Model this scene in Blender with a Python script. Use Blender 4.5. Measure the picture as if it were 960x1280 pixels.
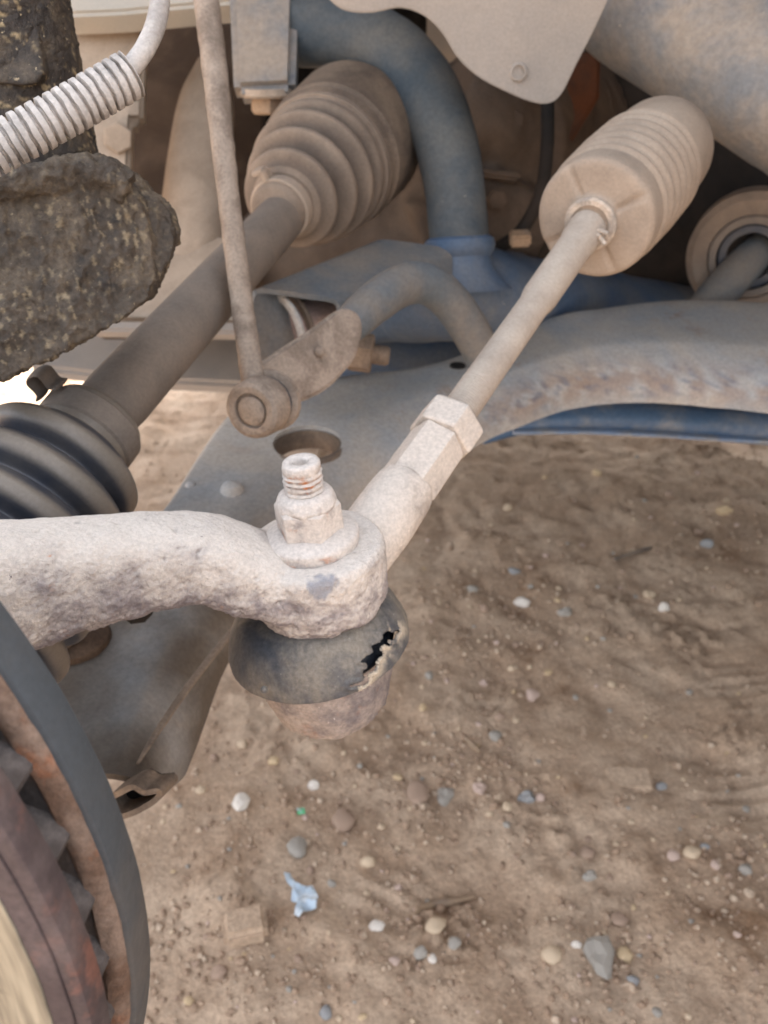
import bpy, bmesh, math, random
import numpy as np
from mathutils import Vector, Matrix

for o in list(bpy.data.objects):
    bpy.data.objects.remove(o)
scene = bpy.context.scene
rad = math.radians

# ------------------------------------------------------------------ camera
CAM_H, PITCH, FPX = 0.62, rad(31), 1030.0
cam_data = bpy.data.cameras.new('camera')
cam = bpy.data.objects.new('camera', cam_data)
scene.collection.objects.link(cam)
cam.location = (0, 0, CAM_H)
cam.rotation_euler = (math.pi / 2 - PITCH, 0, 0)
cam_data.sensor_fit = 'VERTICAL'
cam_data.sensor_height = 24.0
cam_data.lens = FPX / 1280 * 24.0
cam_data.clip_start = 0.01
cam_data.clip_end = 500
cam_data.dof.use_dof = True
cam_data.dof.focus_distance = 0.20
cam_data.dof.aperture_fstop = 16.5
scene.camera = cam

# ------------------------------------------------------------------ light
SUN_EL, SUN_AZ = rad(48), rad(40)      # azimuth measured from +Y towards +X
world = bpy.data.worlds.new('World')
scene.world = world
world.use_nodes = True
wn, wl = world.node_tree.nodes, world.node_tree.links
wn.clear()
sky = wn.new('ShaderNodeTexSky')
sky.sky_type = 'NISHITA'
sky.sun_disc = False
sky.sun_elevation = SUN_EL
sky.sun_rotation = SUN_AZ
sky.dust_density = 4.0
sky.air_density = 1.0
hs = wn.new('ShaderNodeHueSaturation')
hs.inputs['Saturation'].default_value = 0.30
bgd = wn.new('ShaderNodeBackground')
bgd.inputs['Strength'].default_value = 0.15
wo = wn.new('ShaderNodeOutputWorld')
wl.new(sky.outputs[0], hs.inputs['Color'])
wl.new(hs.outputs[0], bgd.inputs['Color'])
wl.new(bgd.outputs[0], wo.inputs['Surface'])
sd = bpy.data.lights.new('sun', 'SUN')
sd.energy = 3.5
sd.angle = rad(0.5)
sd.color = (1.0, 0.95, 0.87)
sun = bpy.data.objects.new('sun', sd)
scene.collection.objects.link(sun)
sdir = Vector((math.sin(SUN_AZ) * math.cos(SUN_EL), math.cos(SUN_AZ) * math.cos(SUN_EL), math.sin(SUN_EL)))
sun.rotation_euler = sdir.to_track_quat('Z', 'Y').to_euler()
sun.location = sdir * 20
vs = scene.view_settings
vs.view_transform = 'Standard'
vs.look = 'None'
vs.exposure = 2.58
vs.gamma = 1.0

# ------------------------------------------------------------------ maths
CP, SP = math.cos(PITCH), math.sin(PITCH)


def P(px, py, d):
    """point at distance d along the viewing axis, seen at photo pixel (px, py)"""
    xc = (px - 480) / FPX * d
    yc = (640 - py) / FPX * d
    return Vector((xc, d * CP + yc * SP, CAM_H + yc * CP - d * SP))


def PL(px, py, z):
    """point of the horizontal plane at height z seen at photo pixel (px, py)"""
    k = (640 - py) / FPX * CP - SP
    return P(px, py, (z - CAM_H) / k)


def px_of(v):
    r = v - Vector((0, 0, CAM_H))
    d = r.y * CP - r.z * SP
    yc = r.y * SP + r.z * CP
    return 480 + FPX * r.x / d, 640 - FPX * yc / d


_rng = np.random.default_rng(7)
_perm = np.concatenate([_rng.permutation(256)] * 3)
_grad = _rng.normal(size=(256, 3))
_grad /= np.linalg.norm(_grad, axis=1)[:, None]


def pnoise(p):
    p = np.asarray(p, float)
    i = np.floor(p).astype(int)
    f = p - i
    i &= 255
    u = f * f * f * (f * (f * 6 - 15) + 10)
    out = 0
    for dx in (0, 1):
        for dy in (0, 1):
            for dz in (0, 1):
                h = _perm[_perm[_perm[(i[:, 0] + dx) & 255] + ((i[:, 1] + dy) & 255)] + ((i[:, 2] + dz) & 255)]
                g = _grad[h]
                d = (g * (f - [dx, dy, dz])).sum(1)
                w = (u[:, 0] if dx else 1 - u[:, 0]) * (u[:, 1] if dy else 1 - u[:, 1]) * (u[:, 2] if dz else 1 - u[:, 2])
                out = out + d * w
    return out


def fbm(p, scale, octv=3, gain=0.5):
    p = np.asarray(p, float) * scale
    a, s, out = 1.0, 1.0, 0
    for k in range(octv):
        out = out + a * pnoise(p * s + 17.3 * k)
        a *= gain
        s *= 2.03
    return out


def cr(pts, n):
    """Catmull-Rom resampling of a list of tuples (any dimension) to n samples"""
    A = np.array([tuple(p) for p in pts], float)
    A = np.vstack([2 * A[0] - A[1], A, 2 * A[-1] - A[-2]])
    m = len(pts) - 1
    out = []
    for t in np.linspace(0, m, n):
        i = min(int(t), m - 1)
        u = t - i
        p0, p1, p2, p3 = A[i], A[i + 1], A[i + 2], A[i + 3]
        out.append(0.5 * (2 * p1 + (p2 - p0) * u + (2 * p0 - 5 * p1 + 4 * p2 - p3) * u * u + (3 * p1 - p0 - 3 * p2 + p3) * u ** 3))
    return np.array(out)


# ------------------------------------------------------------------ materials
def srgb(r, g, b):
    def f(c):
        c /= 255.0
        return c / 12.92 if c <= 0.04045 else ((c + 0.055) / 1.055) ** 2.4
    return (f(r), f(g), f(b), 1)


MATS = {}


def mat(name, base, dust=None, amt=0.5, scale=60.0, rust=None, ramt=0.0, rscale=45.0, rough=0.85,
        bump=0.4, bscale=900.0, bdist=0.0004, bump2=0.0, b2scale=200.0, up=0.0, grain=0.25, gscale=700.0,
        spec=0.25, metal=0.0, speck=None, spamt=0.0, spscale=500.0, soft=0.12, attr=None):
    m = bpy.data.materials.new(name)
    m.use_nodes = True
    N, L = m.node_tree.nodes, m.node_tree.links
    N.clear()
    out = N.new('ShaderNodeOutputMaterial')
    b = N.new('ShaderNodeBsdfPrincipled')
    L.new(b.outputs[0], out.inputs[0])
    tc = N.new('ShaderNodeTexCoord')

    def noise(sc, det=5, rg=0.6, dist=0.0):
        n = N.new('ShaderNodeTexNoise')
        n.inputs['Scale'].default_value = sc
        n.inputs['Detail'].default_value = det
        n.inputs['Roughness'].default_value = rg
        n.inputs['Distortion'].default_value = dist
        L.new(tc.outputs['Object'], n.inputs['Vector'])
        return n.outputs['Fac']

    def maprange(src, lo, hi, a=0.0, bb=1.0):
        r = N.new('ShaderNodeMapRange')
        r.interpolation_type = 'SMOOTHSTEP'
        L.new(src, r.inputs['Value'])
        r.inputs['From Min'].default_value = lo
        r.inputs['From Max'].default_value = hi
        r.inputs['To Min'].default_value = a
        r.inputs['To Max'].default_value = bb
        return r.outputs['Result']

    def mix(fac, c1, c2, mode='MIX'):
        x = N.new('ShaderNodeMix')
        x.data_type = 'RGBA'
        x.blend_type = mode
        for s, v in ((x.inputs['Factor'], fac), (x.inputs['A'], c1), (x.inputs['B'], c2)):
            if hasattr(v, 'links') or hasattr(v, 'is_linked'):
                L.new(v, s)
            else:
                s.default_value = v
        return x.outputs['Result']

    def math_(op, a, c):
        x = N.new('ShaderNodeMath')
        x.operation = op
        for s, v in ((x.inputs[0], a), (x.inputs[1], c)):
            if isinstance(v, (int, float)):
                s.default_value = v
            else:
                L.new(v, s)
        return x.outputs[0]

    col = base
    if rust is not None:
        r = maprange(noise(rscale, 7, 0.65), 0.62 - 0.3 * ramt, 0.62 - 0.3 * ramt + 0.12)
        col = mix(r, col, rust)
    if dust is not None:
        src = noise(scale, 6, 0.62, 0.3)
        if up:
            g = N.new('ShaderNodeNewGeometry')
            sx = N.new('ShaderNodeSeparateXYZ')
            L.new(g.outputs['Normal'], sx.inputs[0])
            src = math_('ADD', src, math_('MULTIPLY', sx.outputs['Z'], up))
        c = 0.72 - 0.44 * amt
        col = mix(maprange(src, c - soft, c + soft), col, dust)
    if speck is not None:
        col = mix(maprange(noise(spscale, 4, 0.7), 0.70 - 0.2 * spamt, 0.76 - 0.2 * spamt), col, speck)
    if attr:
        for an, acol in attr:
            a = N.new('ShaderNodeAttribute')
            a.attribute_name = an
            col = mix(a.outputs['Fac'], col, acol)
    if grain:
        g1 = maprange(noise(gscale, 3, 0.7), 0.25, 0.75, 1 - grain, 1 + grain * 0.8)
        cg = N.new('ShaderNodeCombineColor')
        for i in range(3):
            L.new(g1, cg.inputs[i])
        col = mix(1.0, col, cg.outputs[0], 'MULTIPLY')
    if isinstance(col, tuple):
        b.inputs['Base Color'].default_value = col
    else:
        L.new(col, b.inputs['Base Color'])
    b.inputs['Metallic'].default_value = metal
    b.inputs['Specular IOR Level'].default_value = spec
    rr = maprange(noise(scale * 1.7, 4), 0.3, 0.7, rough - 0.12, min(1.0, rough + 0.1))
    L.new(rr, b.inputs['Roughness'])
    nrm = None
    if bump:
        h = noise(bscale, 6, 0.65)
        bn = N.new('ShaderNodeBump')
        bn.inputs['Strength'].default_value = bump
        bn.inputs['Distance'].default_value = bdist
        L.new(h, bn.inputs['Height'])
        nrm = bn.outputs[0]
    if bump2:
        h = noise(b2scale, 5, 0.6)
        bn = N.new('ShaderNodeBump')
        bn.inputs['Strength'].default_value = bump2
        bn.inputs['Distance'].default_value = 0.002
        L.new(h, bn.inputs['Height'])
        if nrm:
            L.new(nrm, bn.inputs['Normal'])
        nrm = bn.outputs[0]
    if nrm:
        L.new(nrm, b.inputs['Normal'])
    MATS[name] = m
    return m


DUST = srgb(176, 158, 140)
mat('pale_cast', srgb(134, 127, 130), srgb(208, 199, 190), 0.50, 90, rust=srgb(150, 110, 90), ramt=0.05, rscale=120, up=0.28, soft=0.24,  # dust settles on top; its contrast also paints light from above
    bump=1.0, bscale=560, bdist=0.0010, bump2=0.3, b2scale=170, speck=srgb(112, 103, 106), spamt=0.08, spscale=380, grain=0.12, gscale=900,
    attr=[('bare', srgb(100, 92, 94)), ('chip', srgb(152, 151, 155)), ('rust', srgb(190, 128, 88))])
mat('pale_rod', srgb(158, 148, 140), srgb(200, 189, 178), 0.7, 60, up=0.1, bump=0.6, bscale=900, bdist=0.0005, grain=0.16,
    speck=srgb(222, 212, 204), spamt=0.1, spscale=700)
mat('pale_nut', srgb(142, 134, 132), srgb(204, 195, 187), 0.70, 110, rust=srgb(176, 112, 70), ramt=0.36, rscale=190, up=0.16,
    bump=0.9, bscale=800, bdist=0.0006, grain=0.16)
mat('rubber_dusty', srgb(66, 69, 75), srgb(136, 127, 114), 0.32, 42, up=0.06, rough=0.62, bump=0.35, bscale=700, spec=0.4,
    speck=srgb(150, 142, 132), spamt=0.12, spscale=700, soft=0.2, attr=[('bare', srgb(20, 24, 32)), ('crust', srgb(176, 164, 146))])
mat('inner_grease', srgb(26, 30, 38), srgb(44, 46, 50), 0.4, 120, rough=0.5, bump=0.6, bscale=300, bdist=0.001, spec=0.5)
mat('vent_iron_shade', srgb(58, 55, 55), srgb(84, 72, 64), 0.4, 60, rough=0.85, bump=0.6, bscale=400, bdist=0.001, grain=0.2)  # dark iron scale, with slot shade partly painted into its colour
mat('vane_iron', srgb(70, 64, 62), srgb(96, 90, 88), 0.42, 90, rust=srgb(118, 88, 68), ramt=0.22, rscale=70, rough=0.88, bump=0.8, bscale=450, bdist=0.001, grain=0.25)
mat('socket_metal', srgb(112, 105, 106), srgb(158, 147, 140), 0.52, 55, rust=srgb(122, 88, 70), ramt=0.18, rscale=70,
    rough=0.7, bump=0.8, bscale=420, bdist=0.0009, spec=0.35, speck=srgb(228, 220, 214), spamt=0.10, spscale=650)
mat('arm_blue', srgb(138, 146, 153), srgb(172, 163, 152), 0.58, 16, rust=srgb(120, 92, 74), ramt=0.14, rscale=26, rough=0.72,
    bump=0.35, bscale=420, grain=0.16, gscale=420, spec=0.35, soft=0.25, speck=srgb(80, 84, 94), spamt=0.1, spscale=190, attr=[('grime_shade', srgb(84, 74, 64)), ('edge_rust', srgb(122, 98, 82)), ('edge_blue', srgb(78, 90, 112))])
mat('frame_blue', srgb(64, 88, 116), srgb(112, 114, 116), 0.36, 15, rough=0.6, bump=0.3, bscale=350, grain=0.15, gscale=380,
    spec=0.4, soft=0.25, speck=srgb(168, 158, 146), spamt=0.1, spscale=210)
mat('lip_blue', srgb(128, 152, 184), srgb(160, 160, 160), 0.4, 40, rough=0.5, bump=0.3, bscale=400, grain=0.15, gscale=300, spec=0.5, soft=0.2)
mat('rail_blue', srgb(66, 92, 122), srgb(124, 126, 128), 0.32, 30, rough=0.5, bump=0.2, bscale=400, grain=0.12, gscale=300, spec=0.5, soft=0.2)
mat('bar_slate', srgb(88, 98, 106), srgb(124, 116, 107), 0.42, 22, rough=0.72, bump=0.3, bscale=420, grain=0.15, gscale=400, up=0.05, soft=0.25)
mat('tube_slate', srgb(60, 71, 80), srgb(102, 100, 95), 0.40, 18, rough=0.72, bump=0.3, bscale=420, grain=0.15, gscale=400, up=0.05,
    soft=0.25, speck=srgb(160, 150, 138), spamt=0.1, spscale=260)
mat('arm_brown', srgb(100, 88, 78), srgb(128, 112, 97), 0.5, 30, rough=0.8, bump=0.35, bscale=420)
mat('joint_brown', srgb(70, 54, 42), srgb(92, 74, 60), 0.4, 40, rough=0.85, bump=0.3)
mat('rod_dust', srgb(150, 138, 127), srgb(180, 168, 155), 0.6, 60, soft=0.4, up=0.06, bump=0.5, bscale=900, bdist=0.0004, grain=0.1)
mat('dusty_beige', srgb(146, 132, 117), srgb(174, 158, 141), 0.55, 28, rough=0.9, bump=0.3, bscale=600, grain=0.14, up=0.08, soft=0.25)
mat('dusty_boot', srgb(106, 94, 84), srgb(146, 130, 115), 0.5, 22, rough=0.9, bump=0.25, bscale=700, grain=0.12, up=0.10, soft=0.3, attr=[('valley_shade', srgb(62, 54, 50))])
mat('bellows_dust', srgb(134, 120, 107), srgb(168, 152, 136), 0.6, 24, rough=0.9, bump=0.25, bscale=700, grain=0.10, up=0.08, soft=0.3)
mat('shaft_grey', srgb(102, 95, 89), srgb(134, 121, 109), 0.5, 24, rough=0.75, bump=0.3, bscale=600, grain=0.12, soft=0.3)
mat('link_dust', srgb(128, 114, 102), srgb(158, 143, 129), 0.55, 60, rough=0.9, bump=0.7, bscale=500, bdist=0.0006, grain=0.2)
mat('shield_grey', srgb(142, 136, 130), srgb(162, 151, 140), 0.5, 14, rough=0.85, bump=0.25, bscale=500, grain=0.10, soft=0.3, speck=srgb(120, 112, 106), spamt=0.06, spscale=300)
mat('crossbar_grey', srgb(170, 168, 161), srgb(182, 174, 162), 0.4, 14, rough=0.75, bump=0.15, bscale=500, grain=0.08, soft=0.3)
mat('rail_grey', srgb(116, 117, 118), srgb(146, 134, 121), 0.5, 22, rough=0.75, bump=0.5, bscale=300, bdist=0.001, grain=0.16, gscale=250, soft=0.16, rust=srgb(92, 98, 108), ramt=0.14, rscale=30, spec=0.4,
    speck=srgb(176, 164, 150), spamt=0.12, spscale=150)
mat('strut_rust', srgb(54, 46, 40), srgb(92, 79, 64), 0.34, 70, rust=srgb(42, 36, 33), ramt=0.4, rscale=60, rough=0.65, bump=1.0, bscale=330,
    bdist=0.0016, bump2=0.7, b2scale=150, speck=srgb(168, 150, 120), spamt=0.38, spscale=480, spec=0.5, grain=0.3, attr=[('crumb', srgb(166, 146, 112))])
mat('mud_crust', srgb(70, 60, 50), srgb(100, 87, 72), 0.42, 60, rust=srgb(44, 38, 34), ramt=0.4, rscale=70, rough=0.62, bump=1.0, bscale=420,
    bdist=0.0012, bump2=0.5, b2scale=180, speck=srgb(150, 134, 108), spamt=0.25, spscale=600, spec=0.5, grain=0.25, attr=[('crumb', srgb(150, 134, 108))])
mat('conduit_white', srgb(154, 148, 143), srgb(184, 177, 171), 0.6, 70, rough=0.7, bump=0.4, bscale=700, grain=0.15, speck=srgb(140, 130, 122), spamt=0.15, spscale=350)
mat('rotor_slate', srgb(62, 67, 72), srgb(78, 76, 75), 0.45, 26, rough=0.6, bump=0.4, bscale=480, spec=0.4, grain=0.12, speck=srgb(54, 58, 62), spamt=0.1, spscale=200)
mat('rotor_rust', srgb(100, 79, 66), srgb(126, 108, 96), 0.46, 70, rust=srgb(142, 90, 60), ramt=0.30, rscale=60, rough=0.88, bump=0.8, bscale=450, bdist=0.001, grain=0.25)
mat('rotor_purple', srgb(64, 54, 55), srgb(86, 75, 74), 0.42, 55, rust=srgb(108, 74, 64), ramt=0.32, rscale=60, rough=0.75, bump=0.5, bscale=420, grain=0.2, spec=0.35)
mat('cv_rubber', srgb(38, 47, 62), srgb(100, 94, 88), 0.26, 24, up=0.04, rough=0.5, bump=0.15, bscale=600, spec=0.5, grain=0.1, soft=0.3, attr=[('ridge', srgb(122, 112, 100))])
mat('recess_shade_brown', srgb(70, 57, 47), srgb(90, 75, 63), 0.45, 16, rough=0.9, bump=0.3, bscale=300, grain=0.12)  # brown darkened to paint in the shade of the recess
mat('dark_oily_shade', srgb(30, 28, 27), srgb(46, 40, 36), 0.4, 14, rough=0.8, bump=0.4, bscale=200, grain=0.2)  # oily black; on the bracket and mouth sheets it paints shade
mat('dark_rust', srgb(92, 56, 36), srgb(70, 50, 40), 0.4, 20, rough=0.9, bump=0.4, bscale=200, grain=0.2)
mat('gear_case', srgb(76, 65, 57), srgb(98, 85, 74), 0.45, 18, rough=0.85, bump=0.4, bscale=260, grain=0.16, soft=0.25)
mat('body_paint', srgb(150, 148, 146), srgb(165, 152, 138), 0.4, 6, rough=0.6, bump=0.1, grain=0.05)
mat('clamp_metal', srgb(150, 140, 130), srgb(186, 170, 154), 0.5, 90, rough=0.6, bump=0.3, spec=0.4)
mat('bush_pink', srgb(140, 124, 120), srgb(160, 140, 130), 0.5, 50, rough=0.8, bump=0.6, bscale=300)
mat('tan_plastic', srgb(152, 128, 104), srgb(138, 119, 102), 0.4, 40, rough=0.8, bump=0.2)


def rotor_face_mat(n, c):
    m = bpy.data.materials.new('rotor_polished')
    m.use_nodes = True
    N, L = m.node_tree.nodes, m.node_tree.links
    b = N['Principled BSDF']
    # streaks run round the disc: noise stretched along the angle
    tc = N.new('ShaderNodeTexCoord')
    mp = N.new('ShaderNodeMapping')
    mp.vector_type = 'TEXTURE'
    mp.inputs['Rotation'].default_value = n.to_track_quat('Z', 'Y').to_euler()
    mp.inputs['Location'].default_value = c
    sep = N.new('ShaderNodeSeparateXYZ')
    L.new(tc.outputs['Object'], mp.inputs[0])
    L.new(mp.outputs[0], sep.inputs[0])

    def M(op, a, bb=None):
        x = N.new('ShaderNodeMath')
        x.operation = op
        L.new(a, x.inputs[0])
        if bb is not None:
            if isinstance(bb, (int, float)):
                x.inputs[1].default_value = bb
            else:
                L.new(bb, x.inputs[1])
        return x.outputs[0]
    r = M('SQRT', M('ADD', M('MULTIPLY', sep.outputs[0], sep.outputs[0]), M('MULTIPLY', sep.outputs[1], sep.outputs[1])))
    th = M('ARCTAN2', sep.outputs[1], sep.outputs[0])
    cb = N.new('ShaderNodeCombineXYZ')
    L.new(M('MULTIPLY', r, 700.0), cb.inputs[0])
    L.new(M('MULTIPLY', th, 7.0), cb.inputs[1])
    ns = N.new('ShaderNodeTexNoise')
    ns.inputs['Scale'].default_value = 1.0
    ns.inputs['Detail'].default_value = 5
    L.new(cb.outputs[0], ns.inputs['Vector'])
    cb2 = N.new('ShaderNodeCombineXYZ')
    L.new(M('MULTIPLY', r, 160.0), cb2.inputs[0])
    L.new(M('MULTIPLY', th, 16.0), cb2.inputs[1])
    ns2 = N.new('ShaderNodeTexNoise')
    ns2.inputs['Scale'].default_value = 1.0
    ns2.inputs['Detail'].default_value = 6
    ns2.inputs['Roughness'].default_value = 0.7
    L.new(cb2.outputs[0], ns2.inputs['Vector'])
    rp = N.new('ShaderNodeValToRGB')
    rp.color_ramp.elements[0].position = 0.3
    rp.color_ramp.elements[0].color = srgb(104, 99, 88)
    rp.color_ramp.elements[1].position = 0.7
    rp.color_ramp.elements[1].color = srgb(158, 152, 136)
    L.new(ns.outputs[0], rp.inputs[0])
    mr = N.new('ShaderNodeMapRange')
    L.new(ns2.outputs[0], mr.inputs[0])
    mr.inputs[1].default_value = 0.60
    mr.inputs[2].default_value = 0.70
    mx = N.new('ShaderNodeMix')
    mx.data_type = 'RGBA'
    L.new(mr.outputs[0], mx.inputs['Factor'])
    L.new(rp.outputs[0], mx.inputs['A'])
    mx.inputs['B'].default_value = srgb(76, 70, 60)
    L.new(mx.outputs['Result'], b.inputs['Base Color'])
    b.inputs['Metallic'].default_value = 0.35
    b.inputs['Roughness'].default_value = 0.5
    bn = N.new('ShaderNodeBump')
    bn.inputs['Strength'].default_value = 0.25
    bn.inputs['Distance'].default_value = 0.0003
    L.new(ns.outputs[0], bn.inputs['Height'])
    L.new(bn.outputs[0], b.inputs['Normal'])
    MATS['rotor_polished'] = m


# ------------------------------------------------------------------ object helpers
def link(o):
    scene.collection.objects.link(o)
    return o


def thing(name, label, cat, loc, group=None):
    o = link(bpy.data.objects.new(name, None))
    o.empty_display_size = 0.02
    o.location = loc
    tag(o, label, cat, group)
    return o


def tag(o, label, cat, group=None):
    o['label'] = label
    o['category'] = cat
    if group:
        o['group'] = group
    return o


def wloc(parent):
    v = Vector((0, 0, 0))
    while parent is not None:
        v += parent.location
        parent = parent.parent
    return v


def finish(name, me, m, parent=None, angle=35, smooth=True):
    """me holds world coordinates; the object's origin goes to the root of its parent"""
    off = wloc(parent)
    n = len(me.vertices)
    if parent is not None:
        co = np.empty(n * 3)
        me.vertices.foreach_get('co', co)
        co = co.reshape(-1, 3) - np.array(off)
        me.vertices.foreach_set('co', co.ravel())
    me.update()
    if smooth:
        me.shade_smooth()
        me.set_sharp_from_angle(angle=rad(angle))
    o = link(bpy.data.objects.new(name, me))
    me.name = name
    me.materials.append(MATS[m] if isinstance(m, str) else m)
    if parent is not None:
        o.parent = parent
    return o


def from_arrays(name, V, F, m, parent=None, angle=35, fixn=True):
    me = bpy.data.meshes.new(name)
    me.from_pydata([tuple(v) for v in V], [], [tuple(f) for f in F])
    if fixn:
        bm = bmesh.new()
        bm.from_mesh(me)
        bmesh.ops.recalc_face_normals(bm, faces=bm.faces)
        bm.to_mesh(me)
        bm.free()
    return finish(name, me, m, parent, angle)


def frame_of(d):
    d = Vector(d).normalized()
    a = Vector((0, 0, 1)) if abs(d.z) < 0.9 else Vector((1, 0, 0))
    x = d.cross(a).normalized()
    return x, x.cross(d).normalized(), d


def lathe_arrays(A, d, prof, seg=64, xdir=None):
    """prof: list of (distance along d, radius)"""
    A = np.array(A)
    x, y, z = frame_of(d)
    if xdir is not None:
        z = Vector(d).normalized()
        x = (Vector(xdir) - z * Vector(xdir).dot(z)).normalized()
        y = z.cross(x)
    x, y, z = np.array(x), np.array(y), np.array(z)
    V, F = [], []
    th = np.linspace(0, 2 * np.pi, seg, endpoint=False)
    for s, r in prof:
        V.append(A + z * s + r * (np.cos(th)[:, None] * x + np.sin(th)[:, None] * y))
    V = np.vstack(V)
    for i in range(len(prof) - 1):
        for j in range(seg):
            k = (j + 1) % seg
            F.append((i * seg + j, i * seg + k, (i + 1) * seg + k, (i + 1) * seg + j))
    if prof[0][1] > 1e-5:
        F.append(tuple(range(seg - 1, -1, -1)))
    if prof[-1][1] > 1e-5:
        b = (len(prof) - 1) * seg
        F.append(tuple(range(b, b + seg)))
    return V, F


def lathe(name, A, d, prof, m, parent=None, seg=64, angle=35, wob=0.0, wscale=150.0):
    V, F = lathe_arrays(A, d, prof, seg)
    if wob:
        zz = np.array(Vector(d).normalized())
        rel = V - np.array(A)
        rad_ = rel - (rel @ zz)[:, None] * zz
        ln = np.linalg.norm(rad_, axis=1)[:, None] + 1e-9
        V = V + rad_ / ln * (fbm(V, wscale, 3) * wob)[:, None]
    return from_arrays(name, V, F, m, parent, angle)


def ring(name, A, d, r0, r1, h, m, parent=None, seg=64, ch=0.0008, angle=35):
    """annular ring from radius r0 (hole) to r1, height h from A along d"""
    pr = [(0, r0), (0, r1 - ch), (ch, r1), (h - ch, r1), (h, r1 - ch), (h, r0), (0, r0)]
    V, F = lathe_arrays(A, d, pr, seg)
    F = [f for f in F if len(f) == 4]
    me = bpy.data.meshes.new(name)
    me.from_pydata([tuple(v) for v in V], [], F)
    bm = bmesh.new()
    bm.from_mesh(me)
    bmesh.ops.remove_doubles(bm, verts=bm.verts, dist=1e-6)
    bmesh.ops.recalc_face_normals(bm, faces=bm.faces)
    bm.to_mesh(me)
    bm.free()
    return finish(name, me, m, parent, angle)


def tube_arrays(pts, radii, seg=32, n=48, flat=None, cap=True):
    """sweep along points (Catmull-Rom); radii list matches pts; flat: (up vector, ratio list)"""
    C = cr(pts, n)
    R = cr([(r, r) if not isinstance(r, tuple) else r for r in radii], n)
    T = np.gradient(C, axis=0)
    T /= np.linalg.norm(T, axis=1)[:, None]
    up = np.array(flat if flat is not None else frame_of(T[0])[1], float)
    V, F = [], []
    th = np.linspace(0, 2 * np.pi, seg, endpoint=False)
    for i in range(n):
        up = up - T[i] * (up @ T[i])
        up /= np.linalg.norm(up)
        sd_ = np.cross(T[i], up)
        V.append(C[i] + R[i][0] * np.cos(th)[:, None] * sd_ + R[i][1] * np.sin(th)[:, None] * up)
    for i in range(n - 1):
        for j in range(seg):
            k = (j + 1) % seg
            F.append((i * seg + j, i * seg + k, (i + 1) * seg + k, (i + 1) * seg + j))
    if cap:
        F.append(tuple(range(seg - 1, -1, -1)))
        F.append(tuple(range((n - 1) * seg, n * seg)))
    return np.vstack(V), F


def tube(name, pts, radii, m, parent=None, seg=32, n=48, flat=None, wob=0.0, wscale=150.0, angle=40):
    V, F = tube_arrays(pts, radii, seg, n, flat)
    if wob:
        C = cr(pts, n)
        ctr = np.repeat(C, seg, axis=0)
        dv = V - ctr
        V = V + dv / (np.linalg.norm(dv, axis=1)[:, None] + 1e-9) * (fbm(V, wscale, 3) * wob)[:, None]
    return from_arrays(name, V, F, m, parent, angle)


def hexa(name, A, d, af, h, m, parent=None, rot=0.0, ch=0.0012, xdir=(1, 0, 0), wob=0.0):
    """hexagonal nut body, across flats af, chamfered corners on the top"""
    z = Vector(d).normalized()
    x = (Vector(xdir) - z * Vector(xdir).dot(z)).normalized()
    y = z.cross(x)
    rc = af / math.sqrt(3)
    bm = bmesh.new()
    for (s, k) in ((0, 0.94), (ch * 0.7, 1.0), (h - ch, 1.0), (h, 0.90)):
        for i in range(6):
            a = rot + i * math.pi / 3
            bm.verts.new(Vector(A) + z * s + (x * math.cos(a) + y * math.sin(a)) * rc * k)
    bm.verts.ensure_lookup_table()
    v = bm.verts
    for l in range(3):
        for i in range(6):
            j = (i + 1) % 6
            bm.faces.new((v[l * 6 + i], v[l * 6 + j], v[l * 6 + 6 + j], v[l * 6 + 6 + i]))
    bm.faces.new([v[i] for i in range(5, -1, -1)])
    bm.faces.new([v[18 + i] for i in range(6)])
    bmesh.ops.recalc_face_normals(bm, faces=bm.faces)
    bmesh.ops.bevel(bm, geom=list(bm.edges), offset=af * 0.018, segments=2, affect='EDGES', profile=0.6)
    if wob:
        bmesh.ops.subdivide_edges(bm, edges=bm.edges, cuts=4, use_grid_fill=True)
        bmesh.ops.triangulate(bm, faces=bm.faces)
        co = np.array([q.co for q in bm.verts])
        nn = np.array([q.normal for q in bm.verts])
        co = co + nn * (fbm(co, 350, 3) * wob)[:, None]
        for q, c in zip(bm.verts, co):
            q.co = c
    me = bpy.data.meshes.new(name)
    bm.to_mesh(me)
    bm.free()
    return finish(name, me, m, parent, 40)


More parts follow.
